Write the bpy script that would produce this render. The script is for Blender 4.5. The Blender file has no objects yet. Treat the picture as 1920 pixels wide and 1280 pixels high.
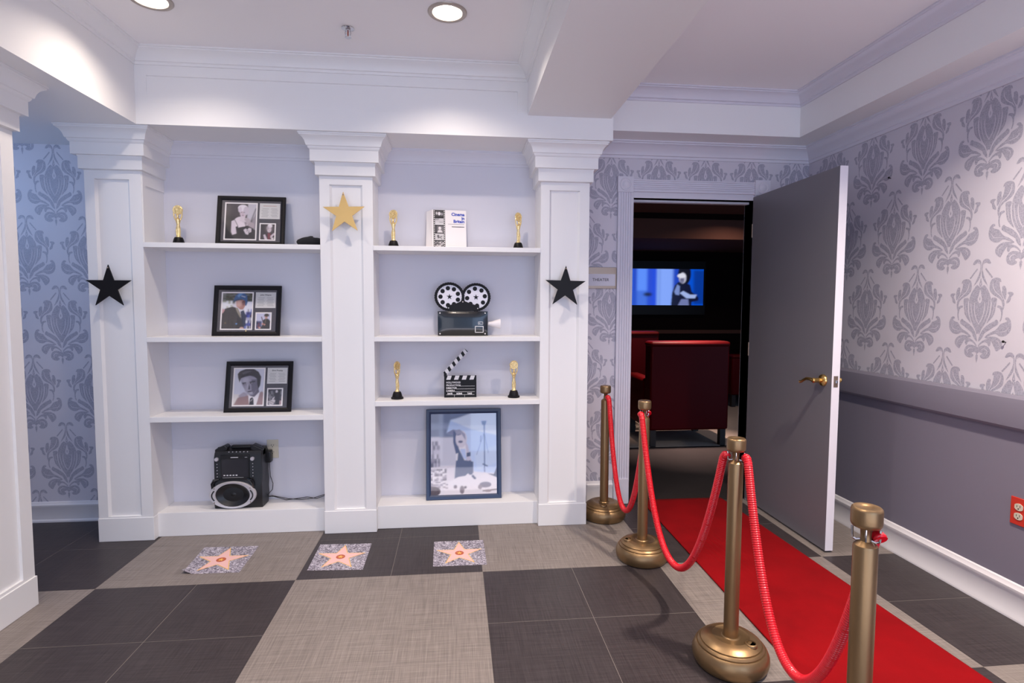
import bpy, bmesh, math, random
import numpy as np
from mathutils import Vector, Matrix
from mathutils.geometry import delaunay_2d_cdt

random.seed(7)
scene = bpy.context.scene
COL = scene.collection
PI = math.pi

# ------------------------------------------------------------------ camera
F_PX, YAW, PITCH, ROLL, EYE = 1031.41, math.radians(5.8093), math.radians(-3.5914), math.radians(0.2248), 1.33
fw = Vector((math.sin(YAW) * math.cos(PITCH), math.cos(YAW) * math.cos(PITCH), math.sin(PITCH)))
rt = Vector((math.cos(YAW), -math.sin(YAW), 0))
up = rt.cross(fw)
r2 = rt * math.cos(ROLL) + up * math.sin(ROLL)
u2 = -rt * math.sin(ROLL) + up * math.cos(ROLL)
cam_d = bpy.data.cameras.new('camera')
cam = bpy.data.objects.new('camera', cam_d)
COL.objects.link(cam)
cam_d.sensor_fit = 'HORIZONTAL'
cam_d.sensor_width = 36.0
cam_d.lens = F_PX / 1920 * 36
cam_d.clip_start = 0.05
M3 = Matrix((r2, u2, -fw)).transposed()
cam.matrix_world = Matrix.Translation((0, 0, EYE)) @ M3.to_4x4()
scene.camera = cam

# ------------------------------------------------------------------ world, lights, exposure
world = bpy.data.worlds.new('world')
scene.world = world
world.use_nodes = True
world.node_tree.nodes['Background'].inputs[0].default_value = (0.44, 0.64, 1.0, 1)
world.node_tree.nodes['Background'].inputs[1].default_value = 0.95


def area(name, loc, target, size, power, color, size_y=None, shape='RECTANGLE', spread=PI):
    d = bpy.data.lights.new(name, 'AREA')
    d.shape = shape
    d.size = size
    if size_y: d.size_y = size_y
    d.energy = power
    d.color = color
    d.spread = spread
    o = bpy.data.objects.new(name, d)
    COL.objects.link(o)
    o.location = loc
    o.rotation_euler = (Vector(target) - Vector(loc)).to_track_quat('-Z', 'Y').to_euler()
    return o


# daylight from the glazed end of the room, behind the viewer
area('daylight', (1.35, -2.3, 1.45), (1.3, 3.0, 1.6), 2.0, 32, (0.50, 0.67, 1.0), 1.8)
area('daylight', (-1.2, -2.3, 1.35), (-0.6, 3.0, 1.2), 2.2, 17, (0.95, 0.93, 1.0), 1.9)
# added fill lamp near the floor, aimed up to brighten the ceilings
area('ceiling_fill', (0.3, -1.1, 0.04), (0.3, -0.4, 3.0), 4.2, 92, (0.95, 0.90, 1.0), 2.2)
# daylight down the side corridor behind the left columns
area('corridor_daylight', (-3.35, 2.75, 2.0), (-2.3, 3.55, 2.1), 0.5, 6.0, (0.36, 0.60, 1.0), 0.25)
WARM = (1.0, 0.86, 0.73)
DOWN = ((-0.036, 2.604, 14), (-1.325, 2.640, 9), (-0.036, 1.0, 19), (-1.325, 1.0, 17))
for (lx, ly, pw) in DOWN:
    area('downlight_lamp', (lx, ly, 2.664 + .046), (lx, ly, 0), 0.09, pw, WARM, shape='DISK', spread=math.radians(150))
area('downlight_lamp', (1.66, 1.45, 2.655), (1.72, 1.45, 0), 0.11, 50, WARM, shape='DISK', spread=math.radians(128))
# dim lamps of the theater beyond the door
area('theater_lamp', (2.22, 5.06, 2.44), (2.22, 5.08, 0), 0.10, 14, (1.0, 0.70, 0.58), shape='DISK', spread=math.radians(44))
area('theater_lamp', (1.95, 6.0, 2.44), (1.95, 6.25, 0.8), 0.10, 7, (1.0, 0.70, 0.58), shape='DISK', spread=math.radians(60))
area('theater_lamp', (3.3, 6.0, 2.44), (3.2, 6.1, 0), 0.10, 8, (1.0, 0.74, 0.58), shape='DISK', spread=math.radians(150))

vs = scene.view_settings
vs.view_transform = 'Standard'
vs.look = 'None'
vs.exposure = -0.04
vs.gamma = 1.0
vs.use_curve_mapping = False
scene.cycles.max_bounces = 10
scene.cycles.diffuse_bounces = 6
scene.cycles.caustics_reflective = False
scene.cycles.caustics_refractive = False
scene.cycles.sample_clamp_indirect = 4.0


# ------------------------------------------------------------------ helpers
def lin(c):
    return tuple(((x / 255) / 12.92 if x / 255 <= 0.04045 else ((x / 255 + 0.055) / 1.055) ** 2.4) for x in c)


def rgba(c):
    return (*lin(c), 1.0)


def mat(name, srgb, rough=0.5, metal=0.0, bump=0.0, bscale=60.0, var=0.0, vscale=8.0, coat=0.0, spec=0.5):
    m = bpy.data.materials.new(name)
    m.use_nodes = True
    nt = m.node_tree
    b = nt.nodes['Principled BSDF']
    b.inputs['Base Color'].default_value = rgba(srgb)
    b.inputs['Roughness'].default_value = rough
    b.inputs['Metallic'].default_value = metal
    b.inputs['Coat Weight'].default_value = coat
    b.inputs['Specular IOR Level'].default_value = spec
    if bump or var:
        tc = nt.nodes.new('ShaderNodeTexCoord')
    if var:
        n = nt.nodes.new('ShaderNodeTexNoise')
        n.inputs['Scale'].default_value = vscale
        n.inputs['Detail'].default_value = 4
        nt.links.new(tc.outputs['Object'], n.inputs['Vector'])
        mx = nt.nodes.new('ShaderNodeMix')
        mx.data_type = 'RGBA'
        l = lin(srgb)
        mx.inputs[6].default_value = (*[x * (1 - var) for x in l], 1)
        mx.inputs[7].default_value = (*[min(1, x * (1 + var)) for x in l], 1)
        nt.links.new(n.outputs['Fac'], mx.inputs[0])
        nt.links.new(mx.outputs[2], b.inputs['Base Color'])
    if bump:
        n = nt.nodes.new('ShaderNodeTexNoise')
        n.inputs['Scale'].default_value = bscale
        n.inputs['Detail'].default_value = 3
        nt.links.new(tc.outputs['Object'], n.inputs['Vector'])
        bp = nt.nodes.new('ShaderNodeBump')
        bp.inputs['Strength'].default_value = bump
        bp.inputs['Distance'].default_value = 0.002
        nt.links.new(n.outputs['Fac'], bp.inputs['Height'])
        nt.links.new(bp.outputs['Normal'], b.inputs['Normal'])
    return m


def mat_emit(name, color, strength):
    m = bpy.data.materials.new(name)
    m.use_nodes = True
    nt = m.node_tree
    b = nt.nodes['Principled BSDF']
    b.inputs['Base Color'].default_value = (*color, 1)
    b.inputs['Emission Color'].default_value = (*color, 1)
    b.inputs['Emission Strength'].default_value = strength
    return m


def mat_print(name, rough=0.45, emit=0.0, coat=0.0):
    m = bpy.data.materials.new(name)
    m.use_nodes = True
    nt = m.node_tree
    b = nt.nodes['Principled BSDF']
    a = nt.nodes.new('ShaderNodeVertexColor')
    a.layer_name = 'ink'
    b.inputs['Roughness'].default_value = rough
    b.inputs['Coat Weight'].default_value = coat
    if emit:
        b.inputs['Base Color'].default_value = (0.01, 0.01, 0.01, 1)
        nt.links.new(a.outputs['Color'], b.inputs['Emission Color'])
        b.inputs['Emission Strength'].default_value = emit
    else:
        nt.links.new(a.outputs['Color'], b.inputs['Base Color'])
    return m


def mat_pane(name, tint=(1, 1, 1), rough=0.03, ior=1.5):
    m = bpy.data.materials.new(name)
    m.use_nodes = True
    nt = m.node_tree
    nt.nodes.remove(nt.nodes['Principled BSDF'])
    out = nt.nodes['Material Output']
    t = nt.nodes.new('ShaderNodeBsdfTransparent')
    t.inputs[0].default_value = (*tint, 1)
    g = nt.nodes.new('ShaderNodeBsdfGlossy')
    g.inputs['Roughness'].default_value = rough
    f = nt.nodes.new('ShaderNodeFresnel')
    gm = nt.nodes.new('ShaderNodeNewGeometry')
    io = nt.nodes.new('ShaderNodeMapRange')      # same reflectance seen from either side of the thin pane
    io.inputs['To Min'].default_value = ior
    io.inputs['To Max'].default_value = 1 / ior
    nt.links.new(gm.outputs['Backfacing'], io.inputs['Value'])
    nt.links.new(io.outputs[0], f.inputs[0])
    mx = nt.nodes.new('ShaderNodeMixShader')
    nt.links.new(f.outputs[0], mx.inputs[0])
    nt.links.new(t.outputs[0], mx.inputs[1])
    nt.links.new(g.outputs[0], mx.inputs[2])
    nt.links.new(mx.outputs[0], out.inputs[0])
    return m


class MB:
    """collects shapes for one mesh"""

    def __init__(self):
        self.v, self.f, self.mi = [], [], []

    def add(self, verts, faces, mi=0):
        n = len(self.v)
        self.v += [tuple(p) for p in verts]
        self.f += [tuple(i + n for i in f) for f in faces]
        self.mi += [mi] * len(faces)
        return self

    def box(self, x0, x1, y0, y1, z0, z1, mi=0):
        v = [(x, y, z) for z in (z0, z1) for y in (y0, y1) for x in (x0, x1)]
        return self.add(v, [(0, 2, 3, 1), (4, 5, 7, 6), (0, 1, 5, 4), (2, 6, 7, 3), (0, 4, 6, 2), (1, 3, 7, 5)], mi)

    def quad(self, *p, mi=0):
        return self.add(p, [tuple(range(len(p)))], mi)

    def lathe(self, prof, seg=32, c=(0, 0, 0), axis='z', mi=0, cap=True):
        v, f = [], []
        for (r, h) in prof:
            for k in range(seg):
                a = 2 * PI * k / seg
                p = (r * math.cos(a), r * math.sin(a), h)
                if axis == 'y': p = (p[0], p[2], -p[1])
                if axis == 'x': p = (p[2], p[0], p[1])
                v.append((c[0] + p[0], c[1] + p[1], c[2] + p[2]))
        for i in range(len(prof) - 1):
            for k in range(seg):
                a, b = i * seg + k, i * seg + (k + 1) % seg
                f.append((a, b, b + seg, a + seg))
        if cap and prof[0][0] > 1e-5: f.append(tuple(reversed(range(seg))))
        if cap and prof[-1][0] > 1e-5: f.append(tuple(range((len(prof) - 1) * seg, len(prof) * seg)))
        return self.add(v, f, mi)

    def tube(self, path, rad, seg=10, cap=True, mi=0):
        P = [Vector(p) for p in path]
        R = rad if isinstance(rad, (list, tuple)) else [rad] * len(P)
        v, f = [], []
        n = None
        for i, p in enumerate(P):
            t = (P[min(i + 1, len(P) - 1)] - P[max(i - 1, 0)]).normalized()
            if n is None:
                n = t.orthogonal().normalized()
            else:
                n = (n - t * n.dot(t)).normalized()
            b = t.cross(n)
            for k in range(seg):
                a = 2 * PI * k / seg
                v.append(p + (n * math.cos(a) + b * math.sin(a)) * R[i])
        for i in range(len(P) - 1):
            for k in range(seg):
                a, b_ = i * seg + k, i * seg + (k + 1) % seg
                f.append((a, b_, b_ + seg, a + seg))
        if cap:
            f.append(tuple(reversed(range(seg))))
            f.append(tuple(range((len(P) - 1) * seg, len(P) * seg)))
        return self.add(v, f, mi)

    def prism(self, poly, d0, d1, plane='xz', mi=0):
        """extrude a 2D outline; plane xz extrudes along y, xy along z, yz along x"""
        n = len(poly)
        def P(a, b, d):
            return {'xz': (a, d, b), 'xy': (a, b, d), 'yz': (d, a, b)}[plane]
        v = [P(a, b, d0) for a, b in poly] + [P(a, b, d1) for a, b in poly]
        f = [tuple(range(n)), tuple(reversed(range(n, 2 * n)))]
        f += [(i, i + n, (i + 1) % n + n, (i + 1) % n) for i in range(n)]
        return self.add(v, f, mi)

    def sweep(self, path, prof, closed=False, mi=0, left=True):
        """run a profile of (offset, z) along an xy path; offset goes to the left of travel"""
        n = len(path)
        P = [Vector(p) for p in path]
        s = 1 if left else -1
        offs = []
        for i in range(n):
            def nrm(a, b):
                d = (P[b] - P[a]).normalized()
                return Vector((-d.y, d.x)) * s
            if closed:
                n1, n2 = nrm((i - 1) % n, i), nrm(i, (i + 1) % n)
            else:
                n1 = nrm(i - 1, i) if i else nrm(0, 1)
                n2 = nrm(i, i + 1) if i < n - 1 else n1
            m = n1 + n2
            m = m / max(1e-6, m.dot(n1))
            offs.append(m)
        k = len(prof)
        v = [(P[i].x + offs[i].x * o, P[i].y + offs[i].y * o, z) for i in range(n) for (o, z) in prof]
        f = []
        for i in range(n if closed else n - 1):
            j = (i + 1) % n
            for q in range(k - 1):
                f.append((i * k + q, j * k + q, j * k + q + 1, i * k + q + 1))
        if not closed:
            f.append(tuple(range(k)))
            f.append(tuple(reversed(range((n - 1) * k, n * k))))
        return self.add(v, f, mi)

    def xform(self, M):
        self.v = [tuple(M @ Vector(p)) for p in self.v]
        return self

    def obj(self, name, mats, parent=None, smooth=35, bevel=0, loc=None, fix=True, data=None):
        me = bpy.data.meshes.new(name)
        me.from_pydata(self.v, [], self.f)
        for m in (mats if isinstance(mats, (list, tuple)) else [mats]):
            me.materials.append(m)
        if any(self.mi):
            me.polygons.foreach_set('material_index', self.mi)
        if fix:
            bm = bmesh.new()
            bm.from_mesh(me)
            bmesh.ops.recalc_face_normals(bm, faces=bm.faces)
            bm.to_mesh(me)
            bm.free()
        if smooth:
            me.polygons.foreach_set('use_smooth', [True] * len(me.polygons))
            me.set_sharp_from_angle(angle=math.radians(smooth))
        me.update()
        o = bpy.data.objects.new(name, me)
        COL.objects.link(o)
        if parent: o.parent = parent
        if loc: o.location = loc
        if bevel:
            bv = o.modifiers.new('bevel', 'BEVEL')
            bv.width = bevel
            bv.segments = 2
            bv.limit_method = 'ANGLE'
            bv.angle_limit = math.radians(40)
        return o


def empty(name, loc=(0, 0, 0), rot=(0, 0, 0)):
    o = bpy.data.objects.new(name, None)
    COL.objects.link(o)
    o.location = loc
    o.rotation_euler = rot
    o.empty_display_size = 0.05
    return o


def tag(o, label, cat, group=None):
    o['label'] = label
    o['category'] = cat
    if group: o['group'] = group
    return o


def struct(o, label=None):
    o['kind'] = 'structure'
    if label: o['label'] = label
    return o


def copy_tree(o, parent=None):
    c = o.copy()
    COL.objects.link(c)
    if parent: c.parent = parent
    for ch in [x for x in o.children]:
        copy_tree(ch, c)
    return c


def star_pts(cx, cy, R, r=None, rot=PI / 2):
    r = r or R * 0.382
    return [(cx + (R if i % 2 == 0 else r) * math.cos(rot + i * PI / 5),
             cy + (R if i % 2 == 0 else r) * math.sin(rot + i * PI / 5)) for i in range(10)]


def ellipse(cx, cy, rx, ry, n=24, a0=0, a1=2 * PI):
    return [(cx + rx * math.cos(a0 + (a1 - a0) * k / n), cy + ry * math.sin(a0 + (a1 - a0) * k / n)) for k in range(n)]


def text_mesh(name, body, size, m, parent, loc, rot=(PI / 2, 0, 0), align='LEFT', fat=0.0, ext=0.0002, sx=1.0):
    cu = bpy.data.curves.new(name, 'FONT')
    cu.body = body
    cu.size = size
    cu.align_x = align
    cu.extrude = ext
    cu.offset = fat
    cu.resolution_u = 3
    t = bpy.data.objects.new(name, cu)
    COL.objects.link(t)
    dg = bpy.context.evaluated_depsgraph_get()
    me = bpy.data.meshes.new_from_object(t.evaluated_get(dg))
    bpy.data.objects.remove(t)
    bpy.data.curves.remove(cu)
    me.name = name
    me.materials.clear()
    me.materials.append(m)
    o = bpy.data.objects.new(name, me)
    COL.objects.link(o)
    o.parent = parent
    o.location = loc
    o.rotation_euler = rot
    o.scale = (sx, 1, 1)
    return o


# ------------------------------------------------------------------ flat prints: ink laid on a fine grid of vertices
class Canvas:
    def __init__(self, w, h, bg):
        self.w, self.h = w, h
        self.S = 3
        W, H = w * self.S, h * self.S
        self.a = np.zeros((H, W, 3))
        self.a[:] = lin(bg)
        yy, xx = np.mgrid[0:H, 0:W]
        self.x = (xx + 0.5) / W
        self.y = (yy + 0.5) / H     # y downwards
        self.rng = np.random.default_rng(3)

    def mask(self, m, c, al=1.0):
        c = np.array(lin(c))
        m = m.astype(float)[..., None] * al
        self.a = self.a * (1 - m) + c * m
        return self

    def ell(self, cx, cy, rx, ry, c, ang=0.0, al=1.0, soft=0.0):
        asp = self.w / self.h
        dx, dy = (self.x - cx), (self.y - cy) / asp
        ca, sa = math.cos(ang), math.sin(ang)
        u = (dx * ca + dy * sa) / rx
        v = (-dx * sa + dy * ca) / (ry / asp)
        d = np.sqrt(u * u + v * v)
        m = np.clip((1 + soft - d) / (2 * soft), 0, 1) if soft else d < 1
        return self.mask(m, c, al)

    def poly(self, pts, c, al=1.0):
        m = np.zeros(self.x.shape, bool)
        n = len(pts)
        for i in range(n):
            (x0, y0), (x1, y1) = pts[i], pts[(i + 1) % n]
            if y0 == y1: continue
            cond = (self.y >= min(y0, y1)) & (self.y < max(y0, y1))
            m ^= cond & (self.x < x0 + (self.y - y0) * (x1 - x0) / (y1 - y0))
        return self.mask(m, c, al)

    def rect(self, x0, y0, x1, y1, c, al=1.0):
        return self.mask((self.x >= x0) & (self.x < x1) & (self.y >= y0) & (self.y < y1), c, al)

    def line(self, x0, y0, x1, y1, wd, c, al=1.0):
        dx, dy = x1 - x0, y1 - y0
        L = math.hypot(dx, dy)
        nx, ny = -dy / L * wd / 2, dx / L * wd / 2
        return self.poly([(x0 + nx, y0 + ny), (x1 + nx, y1 + ny), (x1 - nx, y1 - ny), (x0 - nx, y0 - ny)], c, al)

    def blotch(self, x0, y0, x1, y1, cols, cell, seed=1, al=1.0):
        r = np.random.default_rng(seed)
        n = max(2, int(cell))
        idx = r.integers(0, len(cols), (n, n))
        xi = np.clip(((self.x - x0) / (x1 - x0) * n).astype(int), 0, n - 1)
        yi = np.clip(((self.y - y0) / (y1 - y0) * n).astype(int), 0, n - 1)
        sel = idx[yi, xi]
        ins = (self.x >= x0) & (self.x < x1) & (self.y >= y0) & (self.y < y1)
        for k, c in enumerate(cols):
            self.mask(ins & (sel == k), c, al)
        return self

    def blur(self, n=1):
        for _ in range(n):
            p = np.pad(self.a, ((2, 2), (2, 2), (0, 0)), mode='edge')
            self.a = sum(p[i:i + self.a.shape[0], j:j + self.a.shape[1]] for i in (0, 2, 4) for j in (0, 2, 4)) / 9
        return self

    def small(self):
        S = self.S
        return self.a.reshape(self.h, S, self.w, S, 3).mean(axis=(1, 3))

    def obj(self, name, m, parent, x0, x1, z0, z1, y, extra_label=None):
        a = self.small()
        h, w = self.h, self.w
        xs = np.linspace(x0, x1, w)
        zs = np.linspace(z1, z0, h)
        X, Z = np.meshgrid(xs, zs)
        co = np.stack([X, np.full_like(X, y), Z], -1).reshape(-1, 3)
        i = np.arange(h * w).reshape(h, w)
        q = np.stack([i[1:, :-1], i[1:, 1:], i[:-1, 1:], i[:-1, :-1]], -1).reshape(-1, 4)
        me = bpy.data.meshes.new(name)
        me.vertices.add(h * w)
        me.vertices.foreach_set('co', co.ravel())
        me.loops.add(q.size)
        me.loops.foreach_set('vertex_index', q.ravel())
        me.polygons.add(len(q))
        me.polygons.foreach_set('loop_start', np.arange(len(q)) * 4)
        me.update(calc_edges=True)
        ca = me.color_attributes.new('ink', 'FLOAT_COLOR', 'POINT')
        rgb = np.concatenate([a.reshape(-1, 3), np.ones((h * w, 1))], 1)
        ca.data.foreach_set('color', rgb.ravel().astype(np.float32))
        me.materials.append(m)
        o = bpy.data.objects.new(name, me)
        COL.objects.link(o)
        o.parent = parent
        if extra_label: o['label'] = extra_label
        return o


# ------------------------------------------------------------------ materials
M = {}
M['white'] = mat('white_paint', (233, 232, 232), 0.42, bump=0.05, bscale=90)
M['ceil'] = mat('ceiling_paint', (240, 238, 240), 0.8, bump=0.08, bscale=120)
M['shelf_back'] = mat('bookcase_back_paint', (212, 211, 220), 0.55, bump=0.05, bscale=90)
M['trim'] = mat('trim_paint', (226, 222, 224), 0.4)
M['rtrim'] = mat('moulding_paint', (214, 212, 222), 0.45)
M['wain'] = mat('wainscot_paint', (124, 120, 134), 0.5, bump=0.06, bscale=80)
M['door'] = mat('door_paint', (118, 116, 122), 0.42, bump=0.04, bscale=60)
M['door_edge'] = mat('door_edge_paint', (226, 222, 228), 0.5)
M['brass'] = mat('brass', (228, 190, 118), 0.2, 0.95)
M['bronze'] = mat('bronze_lacquer', (142, 115, 82), 0.36, 0.8, bump=0.08, bscale=220, var=0.10, vscale=5)
M['bronze_dark'] = mat('bronze_groove', (92, 74, 52), 0.5, 0.7)
M['chrome'] = mat('chrome', (205, 205, 208), 0.12, 1.0)
M['steel'] = mat('brushed_steel', (158, 138, 122), 0.36, 0.8)
M['gold'] = mat('gold_plate', (252, 226, 164), 0.22, 0.9, bump=0.8, bscale=260)
M['gold_star'] = mat('gold_card', (222, 184, 116), 0.34, 0.55, var=0.05, vscale=10)
M['black'] = mat('black_lacquer', (20, 18, 20), 0.45, spec=0.2)
M['black_wood'] = mat('black_frame', (22, 20, 23), 0.45, bump=0.06, bscale=50, spec=0.2)
M['black_plastic'] = mat('black_plastic', (20, 20, 23), 0.38, bump=0.04, bscale=180)
M['black_gloss'] = mat('black_gloss', (14, 15, 20), 0.16, coat=0.3)
M['felt'] = mat('black_felt', (24, 24, 28), 0.95, bump=0.4, bscale=300)
M['navy'] = mat('navy_frame', (40, 56, 88), 0.35)
M['mat_grey'] = mat('mount_card', (74, 71, 78), 0.7)
M['paper'] = mat('paper', (238, 233, 232), 0.7)
M['card'] = mat('caption_card', (214, 212, 210), 0.7)
M['ink'] = mat('ink', (60, 58, 60), 0.7)
M['blue_ink'] = mat('blue_ink', (36, 68, 176), 0.7)
M['white_ink'] = mat('white_ink', (226, 224, 226), 0.6)
M['silver'] = mat('silver_plastic', (206, 203, 208), 0.35, 0.25)
M['ivory'] = mat('ivory_plastic', (206, 198, 178), 0.4)
M['red_plastic'] = mat('red_plastic', (196, 52, 38), 0.4)
M['slot'] = mat('slot_black', (16, 14, 14), 0.6)
M['red_chair'] = mat('red_vinyl', (70, 2, 5), 0.5, spec=0.1, bump=0.08, bscale=60)
M['dark_wood'] = mat('dark_wood', (34, 26, 24), 0.5)
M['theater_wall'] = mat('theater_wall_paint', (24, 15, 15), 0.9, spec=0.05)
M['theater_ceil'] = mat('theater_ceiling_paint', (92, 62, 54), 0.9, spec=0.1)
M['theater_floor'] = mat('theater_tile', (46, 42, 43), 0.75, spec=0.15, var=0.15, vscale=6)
M['theater_carpet'] = mat('theater_carpet', (150, 138, 128), 0.95, bump=0.4, bscale=300, var=0.1, vscale=20)
M['print'] = mat_print('photographic_print', 0.4)
M['tv_print'] = mat_print('lit_screen', 0.2, emit=1.0)
M['glass'] = mat_pane('picture_glass', ior=1.45)
M['lens_plastic'] = mat('frosted_plastic', (236, 230, 232), 0.5)
M['reel_white'] = mat('reel_enamel', (226, 224, 232), 0.25)
M['pink'] = mat('pink_print', (238, 190, 184), 0.5)
M['yellow'] = mat('yellow_print', (238, 188, 88), 0.5)
M['emblem'] = mat('emblem_print', (190, 92, 58), 0.5)
M['lamp_lens'] = mat_emit('lamp_lens', (1.0, 0.93, 0.84), 9.0)
M['reflector'] = mat('lamp_reflector', (246, 238, 230), 0.3)
M['nickel_trim'] = mat('lamp_trim', (176, 166, 156), 0.35, 0.5)


def weave(name, base, lo, hi):
    """vinyl tile with a printed linen weave"""
    m = bpy.data.materials.new(name)
    m.use_nodes = True
    nt = m.node_tree
    b = nt.nodes['Principled BSDF']
    tc = nt.nodes.new('ShaderNodeTexCoord')
    geo = nt.nodes.new('ShaderNodeNewGeometry')
    acc = None
    for sc, det in (((520, 9, 1), 1), ((9, 520, 1), 1), ((150, 4, 1), 2), ((4, 150, 1), 2)):
        mp = nt.nodes.new('ShaderNodeMapping')
        mp.inputs['Scale'].default_value = (sc[0], sc[1], 1)
        nt.links.new(geo.outputs['Position'], mp.inputs['Vector'])
        n = nt.nodes.new('ShaderNodeTexNoise')
        n.inputs['Scale'].default_value = 1.0
        n.inputs['Detail'].default_value = det
        nt.links.new(mp.outputs[0], n.inputs['Vector'])
        if acc is None:
            acc = n.outputs['Fac']
        else:
            ad = nt.nodes.new('ShaderNodeMath')
            ad.operation = 'ADD'
            nt.links.new(acc, ad.inputs[0])
            nt.links.new(n.outputs['Fac'], ad.inputs[1])
            acc = ad.outputs[0]
    mr = nt.nodes.new('ShaderNodeMapRange')
    mr.inputs['From Min'].default_value = 1.45
    mr.inputs['From Max'].default_value = 2.55
    nt.links.new(acc, mr.inputs['Value'])
    mx = nt.nodes.new('ShaderNodeMix')
    mx.data_type = 'RGBA'
    mx.inputs[6].default_value = rgba(lo)
    mx.inputs[7].default_value = rgba(hi)
    nt.links.new(mr.outputs[0], mx.inputs[0])
    nt.links.new(mx.outputs[2], b.inputs['Base Color'])
    b.inputs['Roughness'].default_value = 0.42
    b.inputs['Specular IOR Level'].default_value = 0.26
    bp = nt.nodes.new('ShaderNodeBump')
    bp.inputs['Strength'].default_value = 0.12
    bp.inputs['Distance'].default_value = 0.001
    nt.links.new(acc, bp.inputs['Height'])
    nt.links.new(bp.outputs['Normal'], b.inputs['Normal'])
    return m


M['tile_light'] = weave('light_tile', None, (104, 96, 92), (150, 140, 134))
M['tile_dark'] = weave('dark_tile', None, (42, 36, 38), (72, 65, 66))
M['grout'] = mat('tile_seam', (128, 120, 114), 0.7)


def carpet_mat():
    m = mat('red_carpet', (190, 14, 24), 0.85, bump=0.5, bscale=420)
    nt = m.node_tree
    b = nt.nodes['Principled BSDF']
    tc = nt.nodes.new('ShaderNodeTexCoord')
    n = nt.nodes.new('ShaderNodeTexNoise')
    n.inputs['Scale'].default_value = 5
    n.inputs['Detail'].default_value = 6
    nt.links.new(tc.outputs['Object'], n.inputs['Vector'])
    mx = nt.nodes.new('ShaderNodeMix')
    mx.data_type = 'RGBA'
    mx.inputs[6].default_value = rgba((110, 3, 8))
    mx.inputs[7].default_value = rgba((148, 5, 14))
    nt.links.new(n.outputs['Fac'], mx.inputs[0])
    nt.links.new(mx.outputs[2], b.inputs['Base Color'])
    b.inputs['Specular IOR Level'].default_value = 0.1
    b.inputs['Sheen Weight'].default_value = 0.05
    b.inputs['Sheen Tint'].default_value = (1, 0.2, 0.2, 1)
    return m


M['carpet'] = carpet_mat()


def granite_mat():
    m = mat('granite_print', (150, 142, 156), 0.45)
    nt = m.node_tree
    b = nt.nodes['Principled BSDF']
    tc = nt.nodes.new('ShaderNodeTexCoord')
    n = nt.nodes.new('ShaderNodeTexVoronoi')
    n.inputs['Scale'].default_value = 170
    nt.links.new(tc.outputs['Object'], n.inputs['Vector'])
    sp = nt.nodes.new('ShaderNodeSeparateColor')
    nt.links.new(n.outputs['Color'], sp.inputs[0])
    cr = nt.nodes.new('ShaderNodeValToRGB')
    cr.color_ramp.interpolation = 'LINEAR'
    cr.color_ramp.elements[0].position = 0.12
    cr.color_ramp.elements[0].color = rgba((92, 86, 98))
    cr.color_ramp.elements[1].position = 0.9
    cr.color_ramp.elements[1].color = rgba((206, 200, 210))
    e = cr.color_ramp.elements.new(0.5)
    e.color = rgba((146, 138, 152))
    nt.links.new(sp.outputs[0], cr.inputs[0])
    nt.links.new(cr.outputs[0], b.inputs['Base Color'])
    return m


M['granite'] = granite_mat()


def paper_mats():
    g = mat('wallpaper_ground', (206, 202, 211), 0.55, var=0.015, vscale=3)
    m = mat('wallpaper_damask', (148, 146, 162), 0.5)
    nt = m.node_tree
    b = nt.nodes['Principled BSDF']
    tc = nt.nodes.new('ShaderNodeTexCoord')
    n = nt.nodes.new('ShaderNodeTexNoise')
    n.inputs['Scale'].default_value = 260
    n.inputs['Detail'].default_value = 2
    nt.links.new(tc.outputs['Object'], n.inputs['Vector'])
    mx = nt.nodes.new('ShaderNodeMix')
    mx.data_type = 'RGBA'
    mx.inputs[6].default_value = rgba((146, 145, 160))
    mx.inputs[7].default_value = rgba((184, 181, 194))
    mr = nt.nodes.new('ShaderNodeMapRange')
    mr.inputs['From Min'].default_value = 0.3
    mr.inputs['From Max'].default_value = 0.7
    nt.links.new(n.outputs['Fac'], mr.inputs['Value'])
    nt.links.new(mr.outputs[0], mx.inputs[0])
    nt.links.new(mx.outputs[2], b.inputs['Base Color'])
    return g, m


M['wp'], M['wp_ink'] = paper_mats()

# ------------------------------------------------------------------ main dimensions (metres)
yC, yS, yP, yB, yH, yW = 3.241, 3.235, 3.282, 3.471, 3.134, 3.584
wR = 2.391
zHB, zBM, zCE = 2.280, 2.402, 2.664
BXL, BXR, BXR2, HXR = -1.667, 0.403, 0.882, 0.895
YR = -2.5          # how far the room runs back past the viewer
SOX, SOY = 2.154, 3.335

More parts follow.
